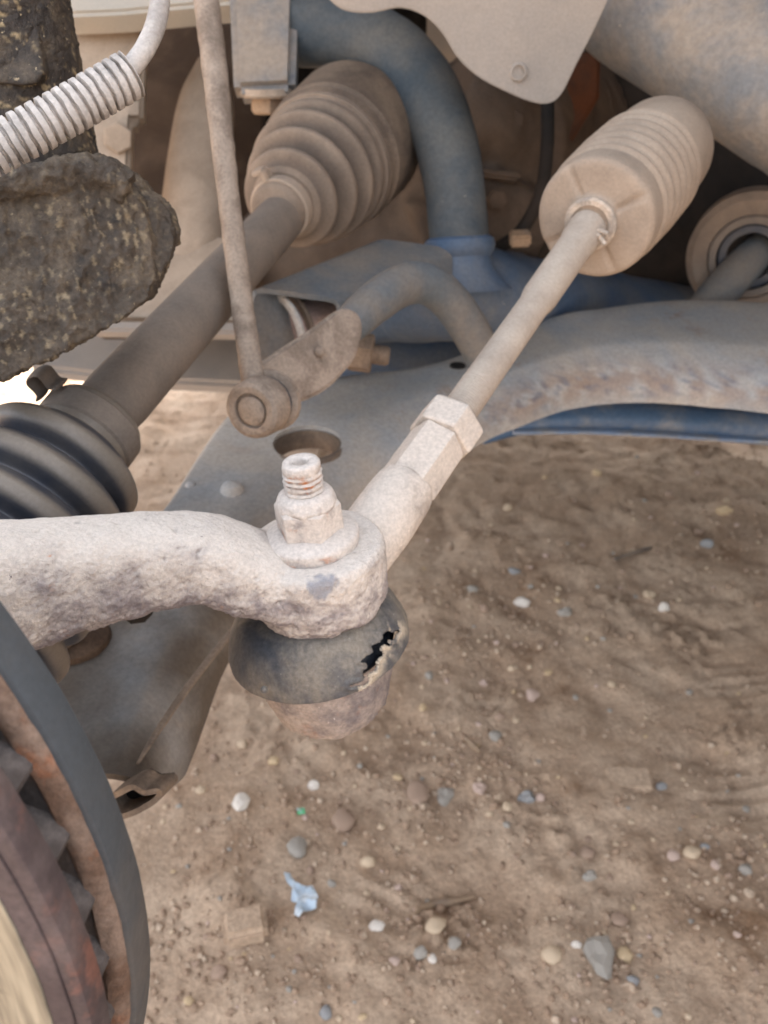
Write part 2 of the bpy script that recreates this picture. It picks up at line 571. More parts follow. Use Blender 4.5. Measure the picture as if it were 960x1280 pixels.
def plate(name, pts, thick, m, parent=None, bevel=0.0015, away=True, smooth_n=0, warp=0.0):
    """flat sheet with outline pts (world points), thickness thick away from the camera"""
    p = [Vector(q) for q in pts]
    if smooth_n:
        p = [Vector(q) for q in cr(p + [p[0]], smooth_n)[:-1]]
    nrm = Vector((0, 0, 0))
    for i in range(len(p)):
        nrm += (p[i] - p[0]).cross(p[(i + 1) % len(p)] - p[0])
    nrm.normalize()
    cen = sum(p, Vector()) / len(p)
    if nrm.dot(cen - cam.location) < 0:
        nrm = -nrm
    bm = bmesh.new()
    f = bm.faces.new([bm.verts.new(q) for q in p])
    r = bmesh.ops.extrude_face_region(bm, geom=[f])
    bmesh.ops.translate(bm, verts=[e for e in r['geom'] if isinstance(e, bmesh.types.BMVert)], vec=nrm * thick)
    bmesh.ops.recalc_face_normals(bm, faces=bm.faces)
    if bevel:
        ed = [e for e in bm.edges if len(e.link_faces) == 2 and e.calc_face_angle(0) > rad(50)]
        bmesh.ops.bevel(bm, geom=ed, offset=bevel, segments=2, affect='EDGES', clamp_overlap=True)
    if warp:
        bmesh.ops.triangulate(bm, faces=bm.faces)
        for _ in range(3):
            bmesh.ops.subdivide_edges(bm, edges=[e for e in bm.edges if e.calc_length() > 0.02], cuts=1)
            bmesh.ops.triangulate(bm, faces=bm.faces)
        co = np.array([q.co for q in bm.verts])
        dz = fbm(co, 9, 2) * warp
        for q, k in zip(bm.verts, dz):
            q.co += nrm * k
    me = bpy.data.meshes.new(name)
    bm.to_mesh(me)
    bm.free()
    return finish(name, me, m, parent, 35)


def box(name, c, ax, half, m, parent=None, bevel=0.004):
    """box centred at c, axes ax (three vectors), half sizes"""
    bm = bmesh.new()
    bmesh.ops.create_cube(bm, size=2)
    ax = [Vector(a).normalized() for a in ax]
    for v in bm.verts:
        v.co = Vector(c) + sum((ax[i] * (v.co[i] * half[i]) for i in range(3)), Vector())
    bmesh.ops.recalc_face_normals(bm, faces=bm.faces)
    bmesh.ops.bevel(bm, geom=list(bm.edges), offset=bevel, segments=3, affect='EDGES')
    me = bpy.data.meshes.new(name)
    bm.to_mesh(me)
    bm.free()
    return finish(name, me, m, parent, 35)


def remeshed(name, pieces, voxel, m, parent, smooth=4, disp=None, angle=180):
    """union of closed pieces [(V, F)...] as one skin; disp(co, normal) gives the offset along the normal"""
    V, F, b = [], [], 0
    for v, f in pieces:
        V.append(np.asarray(v))
        F += [tuple(i + b for i in q) for q in f]
        b += len(v)
    me = bpy.data.meshes.new('tmp')
    me.from_pydata([tuple(v) for v in np.vstack(V)], [], F)
    bm = bmesh.new()
    bm.from_mesh(me)
    bmesh.ops.recalc_face_normals(bm, faces=bm.faces)
    bm.to_mesh(me)
    bm.free()
    o = link(bpy.data.objects.new('tmp', me))
    r = o.modifiers.new('r', 'REMESH')
    r.mode = 'VOXEL'
    r.voxel_size = voxel
    s = o.modifiers.new('s', 'SMOOTH')
    s.factor = 0.5
    s.iterations = smooth
    dg = bpy.context.evaluated_depsgraph_get()
    me2 = bpy.data.meshes.new_from_object(o.evaluated_get(dg))
    bpy.data.objects.remove(o)
    if disp is not None:
        n = len(me2.vertices)
        co = np.empty(n * 3)
        no = np.empty(n * 3)
        me2.vertices.foreach_get('co', co)
        me2.vertex_normals.foreach_get('vector', no)
        co, no = co.reshape(-1, 3), no.reshape(-1, 3)
        co = co + no * disp(co, no)[:, None]
        me2.vertices.foreach_set('co', co.ravel())
    me2.materials.clear()
    return finish(name, me2, m, parent, angle)


def loft(name, Ls, Rs, prof, m, parent=None, n=60, thick=0.003, up=(0, 0, 1), disp=None, cutter=None, dscale=None):
    """stamped sheet: sections run from left edge point to right edge point, prof = [(t across, drop)]"""
    A, B = cr(Ls, n), cr(Rs, n)
    up = np.array(up, float)
    pr = cr(prof, 40)
    V, F = [], []
    for i in range(n):
        for t, dz in pr:
            V.append(A[i] * (1 - t) + B[i] * t - up * dz * (1 if dscale is None else dscale(i / (n - 1))))
    k = len(pr)
    V = np.array(V)
    if disp is not None:
        V = V + up * disp(V)[:, None]
    for i in range(n - 1):
        for j in range(k - 1):
            F.append((i * k + j, i * k + j + 1, (i + 1) * k + j + 1, (i + 1) * k + j))
    me = bpy.data.meshes.new(name)
    me.from_pydata([tuple(v) for v in V], [], F)
    bm = bmesh.new()
    bm.from_mesh(me)
    bmesh.ops.recalc_face_normals(bm, faces=bm.faces)
    cf = max(bm.faces, key=lambda f: f.calc_area())
    up_sum = sum((f.normal.z * f.calc_area() for f in bm.faces))
    if up_sum < 0:
        bmesh.ops.reverse_faces(bm, faces=bm.faces)
    bm.to_mesh(me)
    bm.free()
    o = link(bpy.data.objects.new('tmp', me))
    s = o.modifiers.new('s', 'SOLIDIFY')
    s.thickness = thick
    s.offset = -1
    if cutter is not None:
        cme = bpy.data.meshes.new('cut')
        cme.from_pydata([tuple(v) for v in cutter[0]], [], cutter[1])
        bm = bmesh.new()
        bm.from_mesh(cme)
        bmesh.ops.recalc_face_normals(bm, faces=bm.faces)
        bm.to_mesh(cme)
        bm.free()
        co = link(bpy.data.objects.new('cut', cme))
        b = o.modifiers.new('b', 'BOOLEAN')
        b.operation = 'DIFFERENCE'
        b.solver = 'EXACT'
        b.object = co
    dg = bpy.context.evaluated_depsgraph_get()
    me2 = bpy.data.meshes.new_from_object(o.evaluated_get(dg))
    bpy.data.objects.remove(o)
    if cutter is not None:
        bpy.data.objects.remove(co)
    me2.materials.clear()
    return finish(name, me2, m, parent, 40)


rnd = random.Random(11)

# ------------------------------------------------------------------ ground
TREADS = [((905, 835), (965, 868), 7, 26), ((925, 965), (965, 985), 6, 34)]


def ground_h(xy):
    xy = np.asarray(xy, float)
    p = np.column_stack([xy, np.zeros(len(xy))])
    h = fbm(p, 5.0, 3) * 0.016 + fbm(p + 3.1, 20.0, 3) * 0.009
    lump = np.clip(fbm(p + 9.7, 9.0, 3) - 0.05, 0, 1)
    h = h + lump * np.abs(fbm(p + 1.3, 60.0, 3)) * 0.034
    h = h + fbm(p + 5.5, 95.0, 2) * 0.0016
    # a shallow print of a boot heel with bars, pressed into the damp soil at the right
    for (cx, cy, w, l, ang, nb) in ((0.355, 0.539, 0.05, 0.075, 0.1, 4), (0.405, 0.676, 0.05, 0.07, 0.06, 4), (0.02, 0.405, 0.06, 0.075, -0.5, 4)):
        dx, dy = xy[:, 0] - cx, xy[:, 1] - cy
        a = dx * math.cos(ang) + dy * math.sin(ang)
        b = -dx * math.sin(ang) + dy * math.cos(ang)
        inside = 1 / (1 + np.exp((np.abs(a) - w) / 0.004)) / (1 + np.exp((np.abs(b) - l / 2) / 0.004))
        bars = 0.5 + 0.5 * np.cos(b / l * nb * 2 * np.pi)
        h = h - inside * (0.001 + 0.0032 * np.clip(bars * 1.6 - 0.4, 0, 1))
    # scraped arcs
    for (cx, cy, r, w, dep, a0, a1) in ((0.33, 0.20, 0.30, 0.006, 0.0016, 1.2, 2.9), (0.35, 0.16, 0.36, 0.005, 0.0013, 1.1, 2.8), (-0.02, 0.56, 0.16, 0.006, 0.0014, 3.4, 5.4)):
        dx, dy = xy[:, 0] - cx, xy[:, 1] - cy
        rr = np.hypot(dx, dy)
        th = np.arctan2(dy, dx) % (2 * np.pi)
        g = np.exp(-((rr - r) / w) ** 2) * ((th > a0) & (th < a1))
        g2 = np.exp(-((rr - r - 2 * w) / w) ** 2) * ((th > a0) & (th < a1))
        h = h - dep * g + 0.6 * dep * g2
    return h


def axis_grid(lo, hi, step, far):
    a = np.arange(lo, hi + 1e-9, step)
    out, s, x = [], step, hi
    while x < far:
        s *= 1.35
        x += s
        out.append(x)
    inn, s, x = [], step, lo
    while x > -far:
        s *= 1.35
        x -= s
        inn.append(x)
    return np.array(inn[::-1] + list(a) + out)


gx = axis_grid(-0.75, 0.85, 0.0042, 60)
gy = axis_grid(0.20, 1.70, 0.0042, 60)
GX, GY = np.meshgrid(gx, gy)
gxy = np.column_stack([GX.ravel(), GY.ravel()])
gz = ground_h(gxy)
fade = np.clip(1 - (np.hypot(gxy[:, 0], gxy[:, 1]) - 3) / 6, 0, 1)
GV = np.column_stack([gxy, gz * fade])
nx_, ny_ = len(gx), len(gy)
idx = np.arange(nx_ * ny_).reshape(ny_, nx_)
GF = np.stack([idx[:-1, :-1], idx[:-1, 1:], idx[1:, 1:], idx[1:, :-1]], -1).reshape(-1, 4)
gm = bpy.data.meshes.new('ground')
gm.vertices.add(len(GV))
gm.vertices.foreach_set('co', GV.ravel())
gm.loops.add(GF.size)
gm.loops.foreach_set('vertex_index', GF.ravel())
gm.polygons.add(len(GF))
gm.polygons.foreach_set('loop_start', np.arange(0, GF.size, 4))
gm.update(calc_edges=True)
mat('soil', srgb(172, 144, 119), srgb(193, 168, 144), 0.5, 9, rust=srgb(138, 108, 83), ramt=0.32, rscale=14, rough=0.95,
    bump=0.9, bscale=260, bdist=0.003, bump2=0.6, b2scale=90, speck=srgb(178, 158, 138), spamt=0.12, spscale=160, grain=0.22, gscale=240, soft=0.2)
ground = finish('ground', gm, 'soil', None, 180)
ground['kind'] = 'structure'

# ------------------------------------------------------------------ car body (mostly above and behind the picture)
WC = Vector((-0.18, 0.10, 0))
CW = Vector((0.42, 0.907, 0)).normalized()     # towards the car's centre
CU = Vector((-CW.y, CW.x, 0))                  # towards the car's front
Z = Vector((0, 0, 1))


def cb(u, w, z):
    return WC + CU * u + CW * w + Z * z


car = thing('car_body', 'car body above the suspension, with dusty grey inner panels and rails', 'car', cb(0, 0.6, 0.0))
box('hood', cb(-0.30, 1.01, 1.03), (CU, CW, Z), (1.05, 0.66, 0.012), 'body_paint', car)
box('bumper', cb(0.76, 0.90, 0.71), (CU, CW, Z), (0.03, 0.76, 0.30), 'body_paint', car)
box('fender_light_block', cb(-0.30, 1.66, 0.585), (CU, CW, Z), (1.02, 0.015, 0.43), 'body_paint', car)  # far fender, unseen; extended down to stop light under the car
box('floor_pan', cb(-2.3, 0.85, 0.47), (CU, CW, Z), (1.45, 0.82, 0.02), 'dark_oily_shade', car)
box('light_block_plate', cb(-0.28, 1.23, 0.30), (CU, CW, Z), (0.62, 0.34, 0.012), 'dark_oily_shade', car)  # unseen plate added under the car to block far-side light
box('cabin', cb(-2.3, 0.85, 1.02), (CU, CW, Z), (1.10, 0.80, 0.48), 'body_paint', car, 0.06)
box('firewall', cb(-0.82, 0.85, 0.75), (CU, CW, Z), (0.02, 0.82, 0.27), 'dark_oily_shade', car)
# splash shield: smooth grey sheet hanging in front of the engine bay
shp = [(345, -60), (392, -22), (425, 10), (462, 16), (500, 10), (530, 20), (553, 42), (572, 72), (598, 96), (632, 114), (664, 127), (686, 129), (702, 117),
       (722, 78), (745, 34), (775, -30), (790, -60)]
sp = [P(x, y, 0.47 + (y - 0) * 0.00022) for x, y in shp]
shield = plate('splash_shield', sp, 0.0022, 'shield_grey', car, bevel=0.0008, smooth_n=110, warp=0.006)
sn = (P(648, 90, 0.49) - cam.location).normalized()
ring('embossed_ring', P(648, 90, 0.4865), sn, 0.0036, 0.0052, 0.003, 'shield_grey', shield, 32)
# frame rail at the upper right: a broad rounded beam
tube('frame_rail', [P(700, -120, 0.56), P(800, -18, 0.54), P(900, 48, 0.52), P(1010, 118, 0.50), P(1120, 190, 0.49)],
     [(0.055, 0.046)] * 5, 'rail_grey', car, 40, 50, wob=0.0015, wscale=40)
# inner panels at the upper left
plate('upper_crossbar', [P(60, -40, 0.66), P(60, 20, 0.66), P(150, 16, 0.66), P(300, 2, 0.66), P(420, -2, 0.66), P(420, -60, 0.66)], 0.03, 'crossbar_grey', car, 0.003)
plate('side_panel', [P(95, -30, 0.70), P(95, 250, 0.70), P(160, 250, 0.70), P(164, 150, 0.70), P(178, 150, 0.71), P(182, 0, 0.71)], 0.02, 'dusty_beige', car, 0.004)
hexa('bolt', P(147, 172, 0.698), (cam.location - P(145, 172, 0.70)), 0.022, 0.012, 'dusty_beige', car, 0.4)
plate('inner_panel', [P(120, -30, 0.86), P(120, 420, 0.86), P(330, 420, 0.86), P(330, -30, 0.86)], 0.02, 'recess_shade_brown', car, 0.003)
tube('pillar', [P(262, 80, 0.80), P(258, 130, 0.79), P(250, 200, 0.78), P(244, 290, 0.77), P(240, 330, 0.77)],
     [(0.012, 0.012), (0.026, 0.024), (0.030, 0.026), (0.034, 0.028), (0.036, 0.03)], 'dusty_beige', car, 24, 40)
plate('lower_panel', [P(130, 285, 0.74), P(110, 405, 0.72), P(310, 412, 0.72), P(318, 320, 0.73), P(275, 285, 0.76), P(200, 280, 0.76)], 0.025, 'dusty_beige', car, 0.008)
plate('panel_lip', [P(120, 400, 0.71), P(115, 412, 0.705), P(310, 416, 0.705), P(316, 402, 0.71)], 0.012, 'shield_grey', car, 0.002)
plate('under_tray', [P(20, 398, 0.98), P(40, 458, 0.93), P(110, 466, 0.93), P(200, 475, 0.93), P(330, 481, 0.93), P(360, 400, 1.0)], 0.02, 'shield_grey', car, 0.005)
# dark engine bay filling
box('engine_block', cb(-0.36, 1.08, 0.60), (CU, CW, Z), (0.46, 0.16, 0.34), 'dark_oily_shade', car, 0.03)
box('radiator', cb(0.45, 1.2, 0.66), (CU, CW, Z), (0.03, 0.32, 0.26), 'dark_oily_shade', car, 0.01)
plate('rust_patch_bracket', [P(688, 70, 0.72), P(686, 172, 0.72), P(715, 178, 0.72), P(750, 120, 0.72), P(752, 60, 0.72)], 0.012, 'dark_rust', car, 0.003)

# ------------------------------------------------------------------ gearbox
gb = thing('gearbox', 'dusty brown gearbox casing behind the curved slate tube', 'gearbox', P(610, 300, 0.80))
gbp = []
gbp.append(lathe_arrays(P(600, 190, 0.74), CW, [(0, 0.05), (0.01, 0.075), (0.05, 0.085), (0.16, 0.10)], 40))
gbp.append(tube_arrays([P(560, 120, 0.70), P(600, 150, 0.72), P(640, 185, 0.76)], [0.035, 0.045, 0.05], 24, 20))
gbp.append(tube_arrays([P(520, 300, 0.72), P(590, 275, 0.72), P(650, 285, 0.75)], [0.035, 0.04, 0.04], 24, 20))
gbp.append(lathe_arrays(P(470, 235, 0.72), CW, [(0, 0.04), (0.005, 0.05), (0.12, 0.06)], 40))
gbp.append(tube_arrays([P(330, 330, 0.80), P(430, 300, 0.78), P(540, 300, 0.76)], [0.05, 0.05, 0.05], 24, 20))
remeshed('casing', gbp, 0.004, 'gear_case', gb, 5, lambda c, n: fbm(c, 40, 3) * 0.004)
for (x, y, d) in ((560, 225, 0.69), (640, 150, 0.70), (618, 250, 0.68)):
    hexa('bolt', P(x, y, d), (cam.location - P(x, y, d)) + Vector((0.2, 0, 0)), 0.014, 0.012, 'gear_case', gb, rnd.random())
plate('rib', [P(556, 205, 0.675), P(556, 212, 0.675), P(650, 226, 0.69), P(652, 214, 0.69)], 0.03, 'gear_case', gb, 0.002)
hose = tube('hose', [P(684, 118, 0.60), P(684, 180, 0.60), P(676, 240, 0.61), P(650, 290, 0.62), P(612, 316, 0.64)], [0.005] * 5, 'dark_oily_shade', None, 16, 40)
tag(hose, 'thin dark hose curving down between gearbox and ribbed steering bellows', 'hose')
cn = box('connector', P(650, 298, 0.60), ((1, 0.2, 0), (0, 1, 0.3), (0, 0, 1)), (0.008, 0.006, 0.004), 'tan_plastic', None, 0.0015)
tag(cn, 'small tan plastic piece below the thin dark hose, left of the bellows', 'connector')

# ------------------------------------------------------------------ subframe
sf = thing('subframe', 'blue-grey steel subframe with curved tube and open bracket behind the arms', 'subframe', P(560, 400, 0.62))
tube('curved_tube', [P(318, 36, 0.585), P(372, 38, 0.58), P(430, 42, 0.575), P(486, 64, 0.57), P(528, 108, 0.565), P(555, 170, 0.56), P(568, 235, 0.56), P(575, 312, 0.56)],
     [0.0225, 0.023, 0.023, 0.023, 0.0225, 0.0215, 0.0205, 0.020], 'tube_slate', sf, 48, 90, wob=0.0006, wscale=60)
lathe('collar', P(574, 296, 0.56), (P(575, 330, 0.565) - P(574, 296, 0.56)), [(0, 0.0205), (0.002, 0.0235), (0.006, 0.0245), (0.010, 0.0235), (0.013, 0.021), (0.02, 0.0225), (0.03, 0.03), (0.036, 0.036)],
      'frame_blue', sf, 48)
blk = [P(283, -60, 0.56), P(291, 112, 0.55), P(368, 108, 0.55), P(373, -60, 0.56)]
plate('mount_block', blk, 0.022, 'rail_grey', sf, 0.005)
mb = P(334, 118, 0.567)
lathe('washer', mb + Vector((0, 0, 0.004)), (0, 0, -1), [(0, 0.0178), (0.004, 0.0185), (0.0055, 0.0175)], 'dusty_beige', sf, 40)
hexa('bolt_head', mb + Vector((0, 0, -0.001)), (0, 0, -1), 0.022, 0.011, 'tan_plastic', sf, 0.3, 0.0015)
# main beam of the subframe
tube('cross_beam', [P(430, 392, 0.66), P(500, 374, 0.64), P(570, 364, 0.625), P(640, 370, 0.69), P(720, 382, 0.77), P(820, 396, 0.86), P(960, 412, 0.97)],
     [(0.040, 0.024), (0.050, 0.030), (0.054, 0.036), (0.046, 0.034), (0.042, 0.036), (0.042, 0.036), (0.042, 0.036)], 'frame_blue', sf, 40, 70, flat=(0, 0, 1), wob=0.002, wscale=30)
plate('back_plate', [P(430, 392, 0.66), P(420, 500, 0.64), P(560, 500, 0.64), P(680, 440, 0.66), P(690, 395, 0.68)], 0.01, 'frame_blue', sf, 0.002)
# open U bracket at the left end, its mouth towards the viewer
brk_L = [P(316, 470, 0.475), P(315, 410, 0.475), P(316, 372, 0.475), P(326, 364, 0.475), P(350, 366, 0.475), P(385, 371, 0.475), P(412, 375, 0.475), P(423, 385, 0.475), P(424, 420, 0.475)]
brk_R = [p + (CW * 0.095 + Vector((0.03, 0, 0.008))) for p in brk_L]


def sheet(name, A, B, m, parent, thick=0.003, n=60, rows=12):
    a, b = cr(A, n), cr(B, n)
    V, F = [], []
    for r in range(rows):
        t = r / (rows - 1)
        V.append(a * (1 - t) + b * t)
    V = np.vstack(V)
    for r in range(rows - 1):
        for i in range(n - 1):
            F.append((r * n + i, r * n + i + 1, (r + 1) * n + i + 1, (r + 1) * n + i))
    me = bpy.data.meshes.new(name)
    me.from_pydata([tuple(v) for v in V], [], F)
    o = link(bpy.data.objects.new('tmp', me))
    s = o.modifiers.new('s', 'SOLIDIFY')
    s.thickness = thick
    s.offset = 0
    dg = bpy.context.evaluated_depsgraph_get()
    me2 = bpy.data.meshes.new_from_object(o.evaluated_get(dg))
    bpy.data.objects.remove(o)
    return finish(name, me2, m, parent, 40)


sheet('bracket', brk_L, brk_R, 'bar_slate', sf, 0.0032)
plate('bracket_shade', [P(318, 368, 0.56), P(316, 470, 0.56), P(430, 450, 0.56), P(440, 372, 0.56)], 0.004, 'dark_oily_shade', sf, 0.001)  # dark sheet standing in for the shade inside the bracket
bp = P(376, 412, 0.508)
bd = (Vector((0.75, 0.62, 0.0))).normalized()
bsh = lathe('bushing', bp - bd * 0.012, bd, [(0, 0.008), (0.001, 0.016), (0.004, 0.0185), (0.030, 0.0185), (0.034, 0.012)], 'bush_pink', sf, 48, wob=0.0008, wscale=120)
ring('bushing_rim', bp - bd * 0.016, bd, 0.021, 0.026, 0.003, 'arm_blue', bsh, 56)
ring('bushing_rim', bp - bd * 0.008, bd, 0.020, 0.0245, 0.003, 'arm_brown', bsh, 56)
bl = P(462, 442, 0.49)
bld = (P(490, 446, 0.49) - bl).normalized()
bn_ = hexa('bolt_head', bl - bld * 0.012, bld, 0.021, 0.014, 'arm_brown', sf, 0.5, 0.001)
lathe('bolt_tip', bl, bld, [(0, 0.0058), (0.010, 0.0058), (0.012, 0.0045)], 'arm_brown', bn_, 24)
# lower rail seen below the control arm at the right
tube('lower_rail', [P(600, 545, 0.80), P(650, 526, 0.80), P(720, 520, 0.80), P(800, 522, 0.80), P(880, 528, 0.80), P(980, 536, 0.80), P(1060, 542, 0.80)],
     [(0.012, 0.008), (0.018, 0.013), (0.02, 0.0155), (0.02, 0.0165), (0.02, 0.0165), (0.02, 0.0165), (0.02, 0.0165)], 'rail_blue', sf, 32, 60, flat=(0, 0, 1))

tube('rail_lip', [P(640, 538, 0.79), P(720, 537, 0.79), P(800, 540, 0.79), P(880, 545, 0.79), P(980, 551, 0.79), P(1060, 556, 0.79)], [(0.013, 0.0032)] * 6, 'lip_blue', sf, 20, 60, flat=(0, 0.2, 1))
# ------------------------------------------------------------------ lower control arm
def arm_z(y):
    return 0.37 + 0.10 * (y - 0.2)


def onarm(px, py, drop=0.0):
    z = 0.39
    for _ in range(12):
        q = PL(px, py, z)
        z = arm_z(q.y) - drop
    return PL(px, py, z)


ca = thing('control_arm', 'blue-grey stamped control arm with round hole and brown dusty edges', 'control arm', onarm(300, 640) - Z * 0.03)
Lp = [(30, 985), (50, 900), (95, 800), (150, 712), (203, 637), (298, 508), (425, 478), (518, 466), (574, 449), (650, 411), (760, 389), (860, 379), (1010, 384)]
Rp = [(194, 992), (238, 908), (287, 800), (362, 702), (452, 640), (560, 580), (612, 548), (652, 532), (700, 514), (762, 503), (850, 505), (962, 515), (1100, 530)]
hole_c = onarm(384, 553)
cut = lathe_arrays(hole_c - Z * 0.06, Z, [(0, 0.0210), (0.12, 0.0210)], 48)


def arm_disp(V):
    return fbm(V, 18, 3) * 0.0018


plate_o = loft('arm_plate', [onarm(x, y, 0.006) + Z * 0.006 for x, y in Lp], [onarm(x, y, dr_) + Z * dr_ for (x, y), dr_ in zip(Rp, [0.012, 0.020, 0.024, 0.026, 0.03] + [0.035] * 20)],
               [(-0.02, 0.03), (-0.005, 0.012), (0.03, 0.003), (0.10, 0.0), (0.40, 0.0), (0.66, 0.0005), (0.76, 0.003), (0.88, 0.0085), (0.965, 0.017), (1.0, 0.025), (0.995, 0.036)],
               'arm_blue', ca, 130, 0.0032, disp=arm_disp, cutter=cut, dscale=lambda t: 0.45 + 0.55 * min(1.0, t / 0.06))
kc = np.empty(len(plate_o.data.vertices) * 3)
plate_o.data.vertices.foreach_get('co', kc)
kc = kc.reshape(-1, 3) + np.array(ca.location)
ec = cr([tuple(onarm(x, y, 0.035) + Z * 0.018) for x, y in Rp], 160)
ed_ = np.sqrt(((kc[:, None] - ec[None]) ** 2).sum(2)).min(1)
band = np.exp(-(ed_ / 0.014) ** 2) * np.clip((kc[:, 0] - 0.02) / 0.08, 0, 1)
at = plate_o.data.attributes.new('grime_shade', 'FLOAT', 'POINT')  # brown dust plus painted shade of the knuckle and rotor
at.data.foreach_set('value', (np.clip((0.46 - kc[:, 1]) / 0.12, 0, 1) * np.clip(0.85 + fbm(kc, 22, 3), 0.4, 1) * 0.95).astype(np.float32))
for nm, sc_, th_ in (('edge_rust', 60, 0.22), ('edge_blue', 170, -0.10)):
    at = plate_o.data.attributes.new(nm, 'FLOAT', 'POINT')
    at.data.foreach_set('value', (band * np.clip((fbm(kc + sc_, sc_, 4, 0.65) + th_) * 4, 0, 1) * 0.6).astype(np.float32))
ring('hole_rim', hole_c - Z * 0.014, Z, 0.0198, 0.0240, 0.0125, 'arm_brown', plate_o, 56, 0.002)
# pressed ridge along the free edge
rdg = [onarm(172, 955), onarm(200, 910), onarm(242, 850), onarm(292, 788), onarm(350, 725)]
tube('pressed_ridge', [p + Z * 0.0002 for p in rdg], [(0.0006, 0.0005), (0.0016, 0.0009), (0.0018, 0.0009), (0.0018, 0.0009), (0.0016, 0.0009)], 'arm_brown', plate_o, 16, 40, flat=(0, 0, 1))
# folded mouth at the free end
dm_ = (onarm(175, 1000) - cam.location).dot(Vector((0, CP, -SP)))
fm = [P(x, y, dm_ + dd) for x, y, dd in ((140, 996, 0), (152, 990, -0.002), (166, 984, -0.003), (180, 991, -0.002), (197, 989, 0), (198, 996, 0.001), (186, 1006, 0.001), (162, 1018, 0.001), (140, 1022, 0.001), (130, 1008, 0), (140, 996, 0))]
inward = (onarm(240, 880) - onarm(180, 990)).normalized()
MOUTH = (fm, [p + inward * 0.012 - Z * 0.006 for p in fm])
mth = sheet('folded_mouth', MOUTH[0], MOUTH[1], 'arm_brown', ca, 0.0022)
plate('mouth_shade', MOUTH[1][:-1], 0.002, 'dark_oily_shade', mth, 0.0)  # dark sheet standing in for the shade inside the mouth
lathe('rivet', onarm(290, 613) - Z * 0.002, Z, [(0, 0.0068), (0.003, 0.0066), (0.006, 0.005), (0.0075, 0.002), (0.0078, 0)], 'arm_blue', ca, 24)
lathe('dimple_plug', onarm(238, 606) - Z * 0.001, Z, [(0, 0.003), (0.002, 0.0026), (0.003, 0)], 'arm_blue', ca, 16)
lathe('slot_plug', onarm(572, 458) + Z * 0.0002, Z, [(0, 0.006), (0.0012, 0.0055), (0.0012, 0)], 'dark_oily_shade', ca, 20)
# lower ball joint just visible between knuckle and rotor
bj = thing('ball_joint', 'brown dusty ball joint cup below the knuckle, behind the brake rotor', 'ball joint', onarm(100, 800))
lathe('cup', onarm(94, 800) - Z * 0.002, Z, [(0, 0.0155), (0.002, 0.0160), (0.0038, 0.0155), (0.0045, 0.014), (0.0048, 0.011)], 'joint_brown', bj, 48)
lathe('boot', onarm(70, 806) + Z * 0.003, Z, [(0, 0.0100), (0.002, 0.0105), (0.006, 0.009), (0.008, 0.007)], 'arm_brown', bj, 48)
nt = hexa('nut', P(173, 770, 0.325), (0, 0, 1), 0.010, 0.007, 'dark_oily_shade', bj, 0.2)

# ------------------------------------------------------------------ right-hand bushing with the bar end
rb = thing('bar_bushing', 'dusty round rubber bushing at the right picture edge', 'bushing', P(925, 370, 0.74))
rdir = (Vector((0.40, 0.90, -0.02))).normalized()
rc_ = P(938, 322, 0.72)
ring('outer_shell', rc_, rdir, 0.036, 0.054, 0.045, 'dusty_boot', rb, 64, 0.006)
ring('middle_ring', rc_ - rdir * 0.001, rdir, 0.0285, 0.0352, 0.016, 'shaft_grey', rb, 64, 0.0015)
ring('rubber_ring', rc_ + rdir * 0.003, rdir, 0.0205, 0.0282, 0.016, 'cv_rubber', rb, 64, 0.002)
bend = tube('bar_end', [P(950, 312, 0.745), P(936, 326, 0.735), P(915, 348, 0.728), P(885, 382, 0.725), P(850, 425, 0.73)], [0.0165] * 5, 'bar_slate', None, 32, 40)
tag(bend, 'slate-grey bar end coming out of the round bushing at the right', 'bar')

# ------------------------------------------------------------------ stabiliser bar and link
sb = thing('stabilizer_bar', 'slate-blue stabilizer bar with flattened drilled end bolted to the link', 'stabilizer bar', P(400, 470, 0.43))
tube('bar', [P(428, 414, 0.440), P(444, 400, 0.445), P(470, 377, 0.455), P(502, 357, 0.468), P(533, 355, 0.48), P(560, 374, 0.492), P(585, 408, 0.505), P(606, 448, 0.52)],
     [(0.0085, 0.0085), (0.0105, 0.0105), 0.0115, 0.0118, 0.0118, 0.0118, 0.0118, 0.0118], 'bar_slate', sb, 36, 70, wob=0.0003, wscale=90)
pe = [(322, 456), (344, 441), (365, 427), (385, 414), (402, 402), (418, 390), (433, 385), (448, 391), (454, 406), (452, 424), (445, 446), (432, 464), (412, 484), (392, 496), (372, 502), (345, 494)]
plate('flattened_end', [P(x, y, 0.405 + (x - 340) * 0.00022) for x, y in pe], 0.006, 'link_dust', sb, 0.0018, smooth_n=60)
lathe('rivet', P(400, 439, 0.4155), (cam.location - P(400, 439, 0.4155)), [(0, 0.0026), (0.0014, 0.0024), (0.0022, 0.0012), (0.0022, 0)], 'link_dust', sb, 16)

sl = thing('stabilizer_link', 'long dusty brown stabilizer link rod ending in a round boss', 'stabilizer link', P(316, 520, 0.40))
tube('rod', [P(247, -60, 0.405), P(259, 10, 0.402), P(270, 100, 0.398), P(283, 220, 0.394), P(300, 360, 0.386), P(319, 498, 0.382)],
     [(0.0062, 0.0055), (0.0062, 0.0055), (0.0060, 0.0055), (0.0054, 0.0052), (0.0052, 0.0052), (0.0056, 0.0052)], 'link_dust', sl, 24, 120, wob=0.0006, wscale=140)
bo = P(313, 514, 0.372)
bdv = (P(352, 494, 0.398) - bo).normalized()
lathe('boss', bo, bdv, [(0.0022, 0.0), (0.0022, 0.0078), (0.0002, 0.0082), (0.0, 0.0088), (0.0, 0.0112), (0.0012, 0.0130), (0.0035, 0.0136), (0.0125, 0.0138), (0.0145, 0.0130), (0.0150, 0.0115), (0.0175, 0.0115)], 'link_dust', sl, 56, 30, wob=0.0003, wscale=200)
